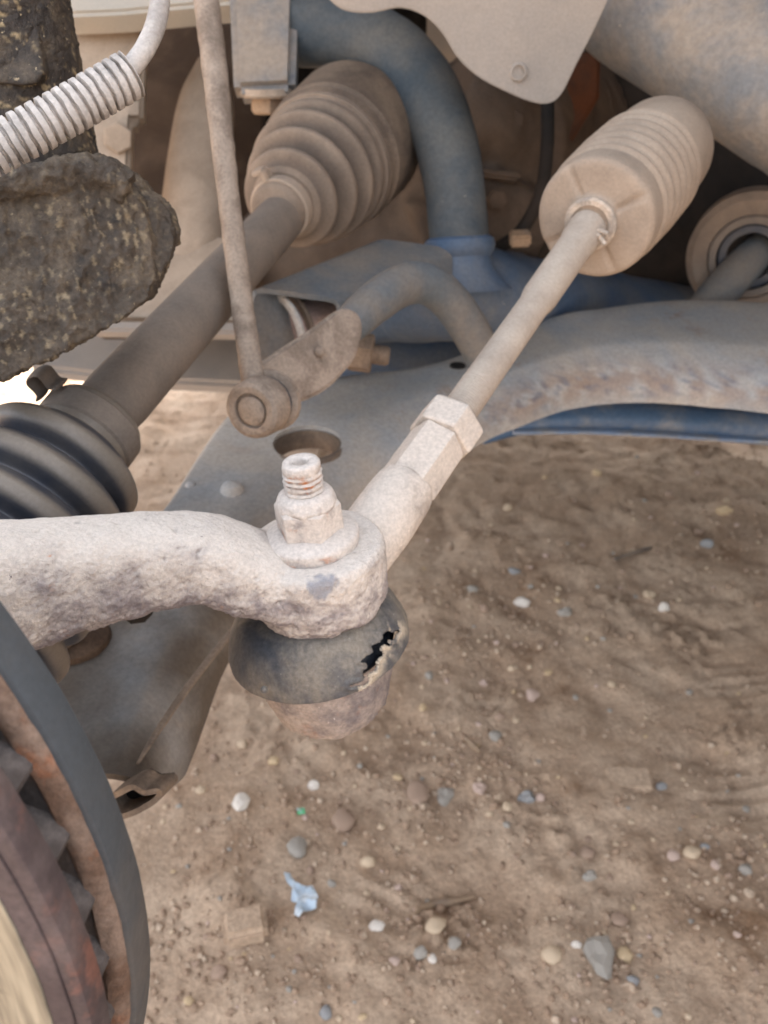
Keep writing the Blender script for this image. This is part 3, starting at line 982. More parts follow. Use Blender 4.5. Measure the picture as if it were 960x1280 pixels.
lathe('boss_cap', bo - bdv * 0.0002, bdv, [(0, 0), (0, 0.0055), (0.0006, 0.0066), (0.0025, 0.0068)], 'link_dust', sl, 40, wob=0.0003)
ring('boss_seal', bo + bdv * 0.0152, bdv, 0.008, 0.0122, 0.0028, 'cv_rubber', sl, 48)
lathe('boss_flange', bo + bdv * 0.0178, bdv, [(0, 0.0128), (0.001, 0.0146), (0.004, 0.0146), (0.006, 0.012)], 'link_dust', sl, 48)

# ------------------------------------------------------------------ drive shaft
ds = thing('drive_shaft', 'dusty drive shaft with dark ribbed outer boot and brown ribbed inner boot', 'drive shaft', P(230, 430, 0.40))
s0, s1 = P(134, 512, 0.33), P(345, 280, 0.485)
sdv = (s1 - s0).normalized()
SL = (s1 - s0).length
lathe('shaft', s0 - sdv * 0.02, sdv, [(0, 0.0135), (0.024, 0.0135), (0.030, 0.0139), (SL * 0.7, 0.0139), (SL * 0.72, 0.0139), (SL + 0.02, 0.0138), (SL + 0.03, 0.0138), (SL + 0.06, 0.0138)], 'shaft_grey', ds, 48, wob=0.0002, wscale=100)
# inner boot (far end)
ia = P(348, 264, 0.490)
ib = P(426, 188, 0.57)
idv = (ib - ia).normalized()
prof = [(-0.004, 0.0150), (0.0, 0.0170), (0.010, 0.0172), (0.011, 0.019)]
for (c, r, w, v) in ((0.020, 0.0300, 0.010, 0.0225), (0.038, 0.0365, 0.010, 0.0275), (0.056, 0.0415, 0.010, 0.0325)):
    prof += [(c - w * 0.55, r - 0.0060), (c - w * 0.30, r - 0.0008), (c, r), (c + w * 0.30, r - 0.0012), (c + w * 0.55, r - 0.007), (c + w * 0.90, r - 0.0120)]
prof += [(0.068, 0.0420), (0.076, 0.0430), (0.077, 0.045), (0.082, 0.045)]
prof = [tuple(x) for x in cr(prof, 150)]
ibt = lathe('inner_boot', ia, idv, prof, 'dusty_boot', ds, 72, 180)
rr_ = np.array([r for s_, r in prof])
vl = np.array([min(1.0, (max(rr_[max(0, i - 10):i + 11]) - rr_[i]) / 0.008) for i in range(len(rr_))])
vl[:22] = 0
ibt.data.attributes.new('valley_shade', 'FLOAT', 'POINT').data.foreach_set('value', np.repeat(vl * 0.55, 72).astype(np.float32))  # shading between the ribs painted as a darker brown
lathe('joint_housing', ia + idv * 0.080, idv, [(0, 0.040), (0.002, 0.0455), (0.008, 0.0465), (0.011, 0.0450), (0.014, 0.0475), (0.03, 0.048), (0.06, 0.05)], 'arm_brown', ds, 64)
ring('boot_clamp', ia + idv * 0.0005, idv, 0.0160, 0.0186, 0.008, 'bellows_dust', ibt, 56)
bx, by, bz = frame_of(idv)
cen = ia + idv * 0.004
q = P(325, 232, 0.475)
tdir = (q - cen)
tdir = (tdir - idv * tdir.dot(idv)).normalized()
box('clamp_ear', cen + tdir * 0.0205, (tdir, idv, tdir.cross(idv)), (0.0038, 0.004, 0.0022), 'bellows_dust', ibt, 0.001)
box('clamp_ear', cen + tdir * 0.0235 + tdir.cross(idv) * 0.003, (tdir, idv, tdir.cross(idv)), (0.0016, 0.004, 0.004), 'bellows_dust', ibt, 0.0008)
# outer boot (near end)
oa = s0 - sdv * 0.006
prof = [(-0.002, 0.0140), (0.0, 0.0175), (0.004, 0.0190), (0.014, 0.0190), (0.016, 0.0190), (0.017, 0.021)]
for (c, r, w, v) in ((0.027, 0.0310, 0.012, 0.0245), (0.0435, 0.0360, 0.012, 0.0290), (0.060, 0.0395, 0.012, 0.0325), (0.0765, 0.0420, 0.012, 0.0355), (0.093, 0.0435, 0.012, 0.0375)):
    prof += [(c - w * 0.6, r - 0.0058), (c - w * 0.25, r - 0.0008), (c, r), (c + w * 0.3, r - 0.0012), (c + w * 0.55, v)]
prof += [(0.108, 0.042), (0.128, 0.042), (0.130, 0.036)]
prof = [tuple(x) for x in cr(prof, 170)]
odv = (P(10, 668, 0.292) - oa).normalized()
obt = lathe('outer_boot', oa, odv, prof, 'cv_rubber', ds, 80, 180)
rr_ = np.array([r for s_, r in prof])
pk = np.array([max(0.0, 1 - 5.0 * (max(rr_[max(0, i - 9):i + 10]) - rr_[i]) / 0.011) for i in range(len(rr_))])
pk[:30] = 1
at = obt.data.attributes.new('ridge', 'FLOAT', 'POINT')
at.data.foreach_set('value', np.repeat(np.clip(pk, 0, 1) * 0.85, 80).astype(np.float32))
ring('boot_clamp', oa + odv * 0.003, odv, 0.0180, 0.0200, 0.010, 'shaft_grey', obt, 64)
cen = oa + odv * 0.008
q = P(75, 490, 0.315)
tdir = (q - cen)
tdir = (tdir - sdv * tdir.dot(sdv)).normalized()
tt = tdir.cross(sdv)
ear = tube('clamp_ear', [cen + tdir * 0.0205 - tt * 0.006, cen + tdir * 0.0225 - tt * 0.0035, cen + tdir * 0.0275 - tt * 0.0035, cen + tdir * 0.029, cen + tdir * 0.0275 + tt * 0.0035, cen + tdir * 0.0225 + tt * 0.0035, cen + tdir * 0.0205 + tt * 0.006],
           [(0.0045, 0.0009)] * 7, 'shaft_grey', obt, 12, 40, flat=tuple(tdir))

# ------------------------------------------------------------------ steering bellows and tie rod
be = thing('steering_bellows', 'beige dusty ribbed steering bellows at the inner end of the tie rod', 'bellows', P(760, 330, 0.42))
b0, b1 = P(740, 278, 0.398), P(832, 182, 0.478)
bdir = (b1 - b0).normalized()
prof = [(-0.003, 0.0088), (-0.0035, 0.0112), (-0.001, 0.0122), (0.001, 0.0135), (0.0015, 0.019), (0.002, 0.0255), (0.0032, 0.0282), (0.006, 0.0292), (0.014, 0.0294)]
for k in range(7):
    c = 0.020 + k * 0.0095
    r = 0.0306 + min(k, 3) * 0.0004
    prof += [(c - 0.003, r - 0.0016), (c, r), (c + 0.0025, r - 0.0010), (c + 0.0048, r - 0.0044)]
prof += [(0.090, 0.0295), (0.115, 0.029), (0.125, 0.025)]
V, F = lathe_arrays(b0, bdir, [tuple(x) for x in cr(prof, 150)], 96)
# four radial pleats pressed into the front face
x_, y_, z_ = [np.array(a) for a in frame_of(bdir)]
rel = V - np.array(b0)
sax, ra, an = rel @ z_, np.hypot(rel @ x_, rel @ y_), np.arctan2(rel @ y_, rel @ x_)
for a0 in (0.55, 2.1, 3.7, 5.2):
    dd = np.abs((an - a0 + np.pi) % (2 * np.pi) - np.pi) * ra
    g = np.exp(-(dd / 0.0012) ** 2) * (ra > 0.013) * (ra < 0.0290) * (sax < 0.008)
    V = V + np.outer(g, z_) * 0.0016
from_arrays('bellows', V, F, 'bellows_dust', be, 180)
wc = b0 - bdir * 0.004
ring('wire_clamp', wc, bdir, 0.0095, 0.0128, 0.0035, 'clamp_metal', be, 40, 0.001)
for k, (ex, ey) in enumerate(((760, 292), (757, 306), (750, 296))):
    e_ = P(ex, ey, 0.386)
    s_ = P(741, 290 + k * 3, 0.392)
    tube('clamp_wire', [s_, (s_ + e_) / 2 + Vector((0, -0.001, 0.001)), e_], [0.0011, 0.0012, 0.0010], 'clamp_metal', be, 10, 12)

tr = thing('tie_rod', 'pale dust-covered tie rod with hexagon body and jam nut', 'tie rod', P(540, 560, 0.33))
r0, r1 = P(400, 762, 0.280), P(738, 281, 0.400)
rdv = (r1 - r0).normalized()
RL = (r1 - r0).length


def rod_at(px, py):
    """distance along the rod of the point nearest to photo pixel"""
    best = min(((px_of(r0 + rdv * s)[0] - px) ** 2 + (px_of(r0 + rdv * s)[1] - py) ** 2, s) for s in np.linspace(0, RL, 400))
    return best[1]


sA, sB, sC, sD, sE = rod_at(470, 655), rod_at(506, 605), rod_at(545, 548), rod_at(562, 522), rod_at(668, 372)
# round shank of the outer end, tapering into a hexagon
x_, y_, z_ = frame_of(rdv)
shank = [(0.008, 0.0105), (sA - 0.012, 0.0118), (sA, 0.0124), (sB - 0.006, 0.0120), (sB - 0.001, 0.0112), (sB + 0.0006, 0.0103)]
V1, F1 = lathe_arrays(r0, rdv, [tuple(q) for q in cr(shank, 40)], 56)
V1 = V1 + (fbm(V1, 260, 3) * 0.00035)[:, None] * np.array([0.3, -0.7, 0.6])
from_arrays('shank', V1, F1, 'pale_rod', tr, 60)
hexa('hex_body', r0 + rdv * (sB - 0.0012), rdv, 0.0200, sC - sB + 0.002, 'pale_rod', tr, rad(18), 0.0014, tuple(x_), wob=0.00018)
hexa('jam_nut', r0 + rdv * sC, rdv, 0.0235, sD - sC + 0.0015, 'pale_rod', tr, rad(8), 0.0016, tuple(x_), wob=0.0002)
prof = [(sD - 0.004, 0.0066)]
s = sD
while s < sD + 0.022:
    prof += [(s, 0.0072), (s + 0.0006, 0.0068), (s + 0.0012, 0.0072)]
    s += 0.0013
prof += [(sD + 0.024, 0.0071), (sE - 0.004, 0.0070), (sE, 0.0078), (sE + 0.003, 0.0081), (RL - 0.018, 0.0083), (RL - 0.014, 0.0092), (RL - 0.010, 0.0086), (RL - 0.006, 0.0095), (RL, 0.009), (RL + 0.01, 0.009)]
lathe('threaded_rod', r0, rdv, prof, 'rod_dust', tr, 48, 50, wob=0.0001, wscale=250)

# outer ball joint: boot, socket; stud and nut stand on the knuckle eye
TL = rad(5)
JU = Vector((-math.sin(TL), 0, math.cos(TL)))           # stud axis, upwards
eye_top = P(391, 677, 0.270)
EH = 0.0255
eye_bot = eye_top - JU * EH
TD = rad(8)
JD = Vector((math.sin(TD), -0.02, -math.cos(TD))).normalized()
boot_top = eye_bot + Vector((-0.0042, 0.001, 0.001))
bprof = [(-0.004, 0.012), (-0.001, 0.0185), (0.0010, 0.0232), (0.0035, 0.0264), (0.0075, 0.0291), (0.0115, 0.0309), (0.0148, 0.0319), (0.0168, 0.0322), (0.0178, 0.0321), (0.0183, 0.0312), (0.0186, 0.0290), (0.0190, 0.0262), (0.0194, 0.0240)]
bprof = [tuple(q) for q in cr(bprof, 120)]
V, F = lathe_arrays(boot_top, JD, bprof, 420)
jz = np.array(JD)
ax_ = np.array(boot_top)
rel = V - ax_
rv = rel - np.outer(rel @ jz, jz)
rl = np.linalg.norm(rv, axis=1)[:, None]
ru = rv / (rl + 1e-9)
V = V + ru * (fbm(V, 60, 2) * 0.0007)[:, None] + ru * (fbm(V, 220, 3) * 0.00025)[:, None]
# the tear: a ragged split running from the upper right of the boot down to its rim
TEAR = [(497, 788), (489, 795), (483, 793), (477, 804), (469, 808), (471, 818), (462, 824), (465, 834), (457, 840), (457, 851), (447, 858)]
tw = [P(x, y, 0.2655) for x, y in TEAR]
tc_ = cr([tuple(q) for q in tw], 60)
campos = np.array(cam.location)
dirs = V - campos
front = (ru * (-dirs)).sum(1) > -0.004
pix = np.array([px_of(Vector(v)) for v in V])
tp = np.array([np.array(TEAR[min(int(t), 9)]) * (1 - (t - min(int(t), 9))) + np.array(TEAR[min(int(t), 9) + 1]) * (t - min(int(t), 9)) for t in np.linspace(0, 10, 80)])
wid = np.interp(np.linspace(0, 1, 80), [0, 0.15, 0.35, 0.5, 0.7, 0.9, 1], [1.4, 6.0, 4.2, 7.2, 5.8, 3.6, 1.4])
wid = wid * (1 + 0.5 * np.sin(np.arange(80) * 1.9) * np.cos(np.arange(80) * 0.7))
dm = np.sqrt(((pix[:, None] - tp[None]) ** 2).sum(2))
jn = dm.argmin(1)
dmin = dm.min(1) + fbm(V, 260, 3) * 2.6
ww = wid[jn]
for br in (((470, 817), (460, 820), (451, 827)), ((457, 851), (446, 855), (438, 857)), ((478, 803), (486, 806))):
    for (xa, ya), (xb, yb) in zip(br[:-1], br[1:]):
        tt_ = np.clip(((pix - [xa, ya]) @ np.array([xb - xa, yb - ya])) / ((xb - xa) ** 2 + (yb - ya) ** 2), 0, 1)
        db = np.hypot(pix[:, 0] - xa - tt_ * (xb - xa), pix[:, 1] - ya - tt_ * (yb - ya)) + 0.6 * fbm(V, 400, 2)
        near = db / 1.7 < dmin / ww
        dmin = np.where(near, db, dmin)
        ww = np.where(near, 1.7, ww)
inn = np.clip(1 - dmin / ww, 0, 1) * front
inn = np.clip(inn * 3.0, 0, 1)
lip = np.exp(-((dmin - ww - 2.5) / 2.6) ** 2) * front * (inn < 0.05)
right = (pix[:, 0] - tp[jn][:, 0]) > 0
F = [f for f in F if len(f) > 4 or inn[list(f)].mean() < 0.5]
lip = lip + 0.6 * inn
V = V + ru * (lip * (0.0007 + 0.0008 * fbm(V, 180, 2)))[:, None]
ecount = {}
for f in F:
    for i in range(len(f)):
        e = (f[i], f[(i + 1) % len(f)])
        ecount[(min(e), max(e))] = ecount.get((min(e), max(e)), 0) + 1
nb = {}
for (p_, q_), c_ in ecount.items():
    if c_ == 1:
        nb.setdefault(p_, []).append(q_)
        nb.setdefault(q_, []).append(p_)
for _ in range(3):
    V2 = V.copy()
    for k_, l_ in nb.items():
        V2[k_] = 0.4 * V[k_] + 0.6 * V[l_].mean(0)
    V = V2
boot = from_arrays('dust_boot', V, F, 'rubber_dusty', tr, 180)
a = boot.data.attributes.new('bare', 'FLOAT', 'POINT')
a.data.foreach_set('value', (inn * 0.7).astype(np.float32))
a = boot.data.attributes.new('crust', 'FLOAT', 'POINT')
cm = np.clip((fbm(V, 260, 3) + 0.32) * 2.4, 0, 1) * np.exp(-((dmin - ww - 4) / 7.0) ** 2) * front * right * (inn < 0.05)
a.data.foreach_set('value', cm.astype(np.float32))
lathe('boot_lining', boot_top, JD, [tuple(q) for q in cr([(0.0, 0.012), (0.002, 0.018), (0.006, 0.0235), (0.012, 0.0265), (0.0165, 0.027), (0.019, 0.025)], 30)], 'inner_grease', tr, 96, 180)
sprof = [(0.0188, 0.020), (0.0192, 0.0240), (0.0200, 0.0247), (0.0225, 0.0250), (0.0232, 0.0243), (0.030, 0.0242), (0.036, 0.0232), (0.0430, 0.0212), (0.0475, 0.0185), (0.0500, 0.0150), (0.0510, 0.010), (0.0512, 0)]
V, F = lathe_arrays(boot_top, JD, [tuple(q) for q in cr(sprof, 60)], 128)
rel = V - ax_
rv = rel - np.outer(rel @ jz, jz)
rl = np.linalg.norm(rv, axis=1)[:, None]
ed = np.exp(-(((rel @ jz) - 0.0455) / 0.003) ** 2)
V = V + rv / (rl + 1e-9) * (fbm(V, 110, 3) * 0.0006 + ed * fbm(V, 320, 2) * 0.0018)[:, None]
from_arrays('socket', V, F, 'socket_metal', tr, 60)
for (x, y) in ((386, 861), (404, 860), (330, 862)):
    c = P(x, y, 0.2635)
    lathe('grit_bead', c, (cam.location - c), [(-0.001, 0.0013), (0.0004, 0.0011), (0.0009, 0.0004), (0.0009, 0)], 'rubber_dusty', boot, 16)

# ------------------------------------------------------------------ steering knuckle
kn = thing('steering_knuckle', 'pale dusty rough cast knuckle arm with round eye holding the stud', 'knuckle', P(200, 720, 0.255))
secs = [(-70, 752, 0.222, 0.0195, 0.0175), (-10, 738, 0.229, 0.0185, 0.017), (60, 724, 0.238, 0.0168, 0.016), (130, 711, 0.246, 0.0150, 0.015), (200, 700, 0.254, 0.0136, 0.0148),
        (260, 699, 0.260, 0.0126, 0.0155), (310, 713, 0.266, 0.0118, 0.017), (345, 724, 0.271, 0.0112, 0.0185), (385, 734, 0.277, 0.0105, 0.019)]
C = cr([tuple(P(a_, b_, c_)) + (h_, d_) for a_, b_, c_, h_, d_ in secs], 80)
T = np.gradient(C[:, :3], axis=0)
T /= np.linalg.norm(T, axis=1)[:, None]
Vk, Fk = [], []
seg = 56
th = np.linspace(0, 2 * np.pi, seg, endpoint=False)
ex = 2 / 2.9
cs = np.sign(np.cos(th)) * np.abs(np.cos(th)) ** ex
sn_ = np.sign(np.sin(th)) * np.abs(np.sin(th)) ** ex
for i in range(80):
    up = np.array(JU) - T[i] * (np.array(JU) @ T[i])
    up /= np.linalg.norm(up)
    sd_ = np.cross(T[i], up)
    Vk.append(C[i, :3] + C[i, 4] * cs[:, None] * sd_ + C[i, 3] * sn_[:, None] * up)
for i in range(79):
    for j in range(seg):
        k = (j + 1) % seg
        Fk.append((i * seg + j, i * seg + k, (i + 1) * seg + k, (i + 1) * seg + j))
Fk.append(tuple(range(seg - 1, -1, -1)))
Fk.append(tuple(range(79 * seg, 80 * seg)))
eye = lathe_arrays(eye_bot, JU, [(0, 0.017), (0.001, 0.0205), (0.004, 0.0228), (0.012, 0.0237), (EH - 0.0025, 0.0235), (EH - 0.0006, 0.0224), (EH, 0.0205)], 72)


def kdisp(co, no):
    rough = np.clip(0.55 - no[:, 2] * 0.75, 0.12, 1.0)           # cast skin on the flanks, dust cake on top
    f1 = fbm(co, 120, 3) * 0.0011
    f2 = -np.abs(fbm(co + 0.3, 560, 4)) * 0.0019 * rough
    pits = -np.clip(fbm(co + 0.9, 300, 2) - 0.42, 0, 1) * 0.004
    return f1 * (0.4 + rough) + f2 + pits


karm = remeshed('arm', [(np.vstack(Vk), Fk), eye], 0.00072, 'pale_cast', kn, 4, kdisp)
kc = np.empty(len(karm.data.vertices) * 3)
karm.data.vertices.foreach_get('co', kc)
kc = kc.reshape(-1, 3) + np.array(kn.location)
kno = np.empty(len(kc) * 3)
karm.data.vertex_normals.foreach_get('vector', kno)
kno = kno.reshape(-1, 3)
cre = np.abs(fbm(kc + 0.3, 560, 4))
bare = np.clip((cre - 0.16) * 3.2, 0, 1) * np.clip(0.75 - kno[:, 2] * 1.1, 0, 1) * np.clip(fbm(kc, 70, 2) * 2 + 0.75, 0, 1)
pitm = np.clip((fbm(kc + 0.9, 300, 2) - 0.44) * 8, 0, 1) * 0.6
att = karm.data.attributes.new('bare', 'FLOAT', 'POINT')
att.data.foreach_set('value', np.clip(bare * 0.6 + pitm * 0.7, 0, 1).astype(np.float32))


def blotch(centres, name):
    v = np.zeros(len(kc))
    for c_, r_b in centres:
        dd = np.linalg.norm(kc - np.array(c_), axis=1) * (1 + 0.8 * fbm(kc, 260, 3))
        v = np.maximum(v, np.clip((r_b - dd) / (r_b * 0.25), 0, 1))
    at = karm.data.attributes.new(name, 'FLOAT', 'POINT')
    at.data.foreach_set('value', v.astype(np.float32))


blotch([(P(402, 735, 0.2485), 0.0065), (P(392, 731, 0.2485), 0.0045)], 'chip')
blotch([(P(421, 747, 0.2495), 0.0018), (P(436, 735, 0.2525), 0.0014), (P(416, 752, 0.2490), 0.0014), (P(67, 690, 0.222), 0.0012)], 'rust')
# bare chip in the dust cake on the eye
chip = P(402, 735, 0.2495)
# stud, nut and flange
nut_base = eye_top + JU * 0.0016
nt = thing('lock_nut', 'dusty flanged lock nut with rust spots on top of the knuckle eye', 'nut', nut_base)
V, F = lathe_arrays(nut_base - JU * 0.001, JU, [tuple(q) for q in cr([(-0.003, 0.0150), (0.0006, 0.0154), (0.0022, 0.0154), (0.0032, 0.0148), (0.0042, 0.0128), (0.0050, 0.0105), (0.0054, 0.006)], 24)], 72)
V = V + np.array(JU) * (fbm(V, 240, 3) * 0.0004)[:, None]
from_arrays('flange', V, F, 'pale_nut', nt, 60)
hexa('hex_body', nut_base + JU * 0.003, JU, 0.0192, 0.0108, 'pale_nut', nt, rad(-67), 0.0010, (1, 0, 0), wob=0.00022)
lathe('crown', nut_base + JU * 0.0125, JU, [tuple(q) for q in cr([(0, 0.0096), (0.0014, 0.0098), (0.0032, 0.0092), (0.0046, 0.0082), (0.0054, 0.0068), (0.0056, 0.005)], 24)], 'pale_nut', nt, 64, 60, wob=0.0005, wscale=300)
st = [(0.0, 0.0054)]
s = 0.0004
while s < 0.0068:
    st += [(s, 0.0061), (s + 0.0005, 0.0063), (s + 0.0011, 0.0057)]
    s += 0.0019
st += [(0.0078, 0.0060), (0.0100, 0.0060), (0.0108, 0.0054), (0.0108, 0.0030), (0.0102, 0.0024), (0.0080, 0.0022), (0.0080, 0)]
lathe('stud', nut_base + JU * 0.0175, JU, st, 'pale_nut', tr, 64, 60, wob=0.0006, wscale=320)

# ------------------------------------------------------------------ strut with conduit
str_ = thing('strut', 'dark rust-flaked strut tube with thick crusted bracket at upper left', 'strut', P(60, 480, 0.29))
tubeA = lathe_arrays(P(45, 260, 0.315), Vector((-0.04, 0.05, 1)), [(-0.02, 0.026), (0.0, 0.0265), (0.12, 0.0265)], 64)


def sdisp(co, no):
    return np.abs(fbm(co, 160, 3)) * 0.0022 + fbm(co, 480, 3) * 0.0011


strut_tube = remeshed('tube', [tubeA], 0.0009, 'strut_rust', str_, 3, lambda c, n: fbm(c, 220, 3) * 0.0006 + np.clip(fbm(c * np.array([0.7, 1, 1.5]), 330, 3) - 0.22, 0, 1) * 0.0018)


def prism(pts, vec):
    p = [np.array(q) for q in pts]
    n = len(p)
    V = np.array(p + [q + np.array(vec) for q in p])
    F = [tuple(range(n)), tuple(range(2 * n - 1, n - 1, -1))]
    for i in range(n):
        j = (i + 1) % n
        F.append((i, j, n + j, n + i))
    return V, F


vpl = Vector((-0.10, 0.99, -0.10)).normalized()
plt = prism([P(-30, -60, 0.268), P(40, -60, 0.272), P(48, 40, 0.272), P(54, 92, 0.272), P(46, 104, 0.272), P(28, 106, 0.272), P(-30, 104, 0.270)], vpl * 0.012)
tongue = remeshed('bracket_tongue', [plt], 0.0010, 'strut_rust', str_, 2, lambda c, n: fbm(c, 200, 3) * 0.0004 + np.clip(fbm(c, 420, 3) - 0.2, 0, 1) * 0.0012)
lump = prism([P(-60, 232, 0.262), P(0, 226, 0.264), P(60, 214, 0.268), P(108, 208, 0.272), P(140, 218, 0.276), P(162, 232, 0.280), P(176, 250, 0.282),
              P(190, 300, 0.284), P(194, 350, 0.284), P(186, 374, 0.283), P(150, 402, 0.280), P(84, 438, 0.274), P(0, 478, 0.266), P(-60, 504, 0.262)], vpl * 0.034)
ear2 = prism([P(160, 236, 0.288), P(196, 248, 0.290), P(212, 268, 0.291), P(220, 296, 0.291), P(214, 322, 0.291), P(200, 342, 0.290), P(176, 356, 0.289)], vpl * 0.014)
rim = tube_arrays([P(-60, 482, 0.262), P(0, 464, 0.264), P(80, 426, 0.271), P(145, 394, 0.277), P(178, 366, 0.280)], [(0.005, 0.005)] * 5, 16, 40)
top_roll = tube_arrays([P(-60, 238, 0.264), P(0, 232, 0.266), P(60, 222, 0.270), P(120, 216, 0.276), P(160, 236, 0.280)], [(0.007, 0.006)] * 5, 16, 40)
mid1 = tube_arrays([P(60, 255, 0.263), P(70, 310, 0.264), P(72, 360, 0.266), P(58, 410, 0.268)], [0.007, 0.008, 0.008, 0.006], 16, 30)
mid2 = tube_arrays([P(140, 250, 0.275), P(152, 310, 0.276), P(148, 360, 0.277)], [0.007, 0.009, 0.007], 16, 30)


def ldisp(co, no):
    a = fbm(co, 60, 3) * 0.0020
    b = (0.35 - np.abs(fbm(co * np.array([1, 1, 0.45]) + 2.2, 170, 3))) * 0.0036
    return a + b + np.clip(fbm(co, 520, 2) - 0.10, 0, 1) * 0.0012 - 0.0006


mud = remeshed('bracket', [lump, ear2, top_roll], 0.00080, 'mud_crust', str_, 6, ldisp)


def crumbs(o, sq, sc, lo, k, amp):
    n_ = len(o.data.vertices)
    c_ = np.empty(n_ * 3)
    o.data.vertices.foreach_get('co', c_)
    c_ = c_.reshape(-1, 3) + np.array(str_.location)
    v_ = np.clip((fbm(c_ * np.array(sq), sc, 3) - lo) * k, 0, 1) * np.clip(fbm(c_, 60, 2) * 2.0 + 0.7, 0.1, 1) * amp
    o.data.attributes.new('crumb', 'FLOAT', 'POINT').data.foreach_set('value', v_.astype(np.float32))


crumbs(mud, (1, 1, 0.5), 480, 0.17, 5, 0.8)
crumbs(strut_tube, (0.7, 1, 1.5), 380, 0.20, 7, 0.95)
crumbs(tongue, (1, 1, 1), 420, 0.25, 7, 0.9)

cd = thing('wiring_conduit', 'pale grey corrugated conduit with a smooth cable leaving its end', 'cable', P(60, 150, 0.235))
ca_, cb_, cc_ = P(-60, 214, 0.226), P(60, 152, 0.232), P(164, 93, 0.238)
cpts = cr([tuple(ca_), tuple(cb_), tuple(cc_)], 400)
Tn = np.gradient(cpts, axis=0)
Tn /= np.linalg.norm(Tn, axis=1)[:, None]
pitch = 20
ph = (np.linspace(0, pitch, 400) % 1.0)
rr = 0.0055 + 0.0010 * np.clip((np.sin(ph * 2 * np.pi) + 0.55) * 4.0, -1, 1)
V, F = [], []
seg = 36
th = np.linspace(0, 2 * np.pi, seg, endpoint=False)
up = np.array([0, 0, 1.0])
for i in range(400):
    u_ = up - Tn[i] * (up @ Tn[i])
    u_ /= np.linalg.norm(u_)
    s_ = np.cross(Tn[i], u_)
    lean = 0.0007 * math.sin(i * 0.05)
    V.append(cpts[i] + rr[i] * (np.cos(th)[:, None] * s_ + np.sin(th)[:, None] * u_))
V = np.vstack(V)
V = V + (fbm(V, 260, 3) * 0.0003)[:, None]
for i in range(399):
    for j in range(seg):
        k = (j + 1) % seg
        F.append((i * seg + j, i * seg + k, (i + 1) * seg + k, (i + 1) * seg + j))
F.append(tuple(range(seg - 1, -1, -1)))
F.append(tuple(range(399 * seg, 400 * seg)))
from_arrays('corrugated_sleeve', V, F, 'conduit_white', cd, 45)
tube('cable', [P(120, 118, 0.236), P(150, 98, 0.237), P(166, 82, 0.238), P(182, 60, 0.239), P(194, 32, 0.240), P(200, 0, 0.241), P(203, -50, 0.242)], [0.0029] * 7, 'conduit_white', cd, 24, 60, wob=0.0002, wscale=200)

# ------------------------------------------------------------------ brake rotor
rn_c = (0.0715, 0.4290, 0.9005)                                   # inboard axis in view axes, fitted to the rim curves


def c2w(x, y, d):
    return Vector((x, d * CP + y * SP, y * CP - d * SP))


RN = c2w(*rn_c).normalized()
RC = c2w(-0.18235, -0.06408, 0.15674) + Vector((0, 0, CAM_H))
RR = 0.14
t1, t2, t3 = 0.0083, 0.0177, 0.0240
ro = thing('brake_rotor', 'vented brake rotor with rusty slots and worn polished face at lower left', 'brake rotor', RC - Z * RR)
O = -RN                                                            # outboard direction


def annulus(name, s_a, s_b, r_in, r_out, m, parent, ch=0.0006, ro2=None, seg=256, wob=0.00015):
    pr = [(s_a, r_in), (s_a, r_out - ch), (s_a + ch * 0.6, r_out - ch * 0.2), (s_a + ch, r_out), (s_b - ch, r_out), (s_b - ch * 0.4, r_out - ch * 0.25), (s_b, r_out - ch), (s_b, r_in), (s_a, r_in)]
    V, F = lathe_arrays(RC, O, pr, seg)
    F = [f for f in F if len(f) == 4]
    rel = V - np.array(RC)
    oo = np.array(O)
    rv = rel - np.outer(rel @ oo, oo)
    rl = np.linalg.norm(rv, axis=1)[:, None]
    V = V + rv / rl * (fbm(V, 300, 3) * wob)[:, None]
    return from_arrays(name, V, F, m, parent, 35)


inb = annulus('inboard_disc', 0.0, t1, 0.085, RR, 'rotor_slate', ro, 0.0008)
annulus('vent_floor', t1 - 0.0005, t1 + 0.0010, 0.08, RR - 0.0046, 'vent_iron_shade', inb, 0.0003, wob=0.0004)
lp = [(t1 - 0.001, RR - 0.0054), (t1 - 0.001, RR - 0.0009), (t1 + 0.0004, RR - 0.0012), (t1 + 0.0012, RR - 0.0022), (t1 + 0.0017, RR - 0.0032), (t1 + 0.0018, RR - 0.0044), (t1 + 0.0012, RR - 0.0052), (t1 - 0.001, RR - 0.0054)]
V, F = lathe_arrays(RC, O, lp, 300)
rel = V - np.array(RC)
rv = rel - np.outer(rel @ np.array(O), np.array(O))
V = V + rv / np.linalg.norm(rv, axis=1)[:, None] * (fbm(V, 260, 3) * 0.0006)[:, None]
from_arrays('inboard_lip', V, [f for f in F if len(f) == 4], 'rotor_rust', inb, 40)
outb = annulus('outboard_disc', t2, t3, 0.085, RR - 0.0002, 'rotor_purple', ro, 0.0011)
annulus('outboard_lip', t2 - 0.0004, t2 + 0.0004, 0.08, RR - 0.0020, 'rotor_rust', outb, 0.0003, wob=0.0006)
annulus('edge_step', t3 - 0.0002, t3 + 0.0006, 0.085, RR - 0.0026, 'rotor_purple', outb, 0.0005, wob=0.0004)
rotor_face_mat(O, RC - (RC - Z * RR))
annulus('brake_face', t3 + 0.0003, t3 + 0.0011, 0.086, RR - 0.0058, 'rotor_polished', outb, 0.0004, wob=0.0002)
annulus('hub_hat', t3 - 0.002, t3 + 0.03, 0.035, 0.08, 'rotor_purple', ro, 0.003)
annulus('vent_core', t1 + 0.0002, t2 - 0.0002, 0.070, RR - 0.050, 'vent_iron_shade', ro, 0.001)
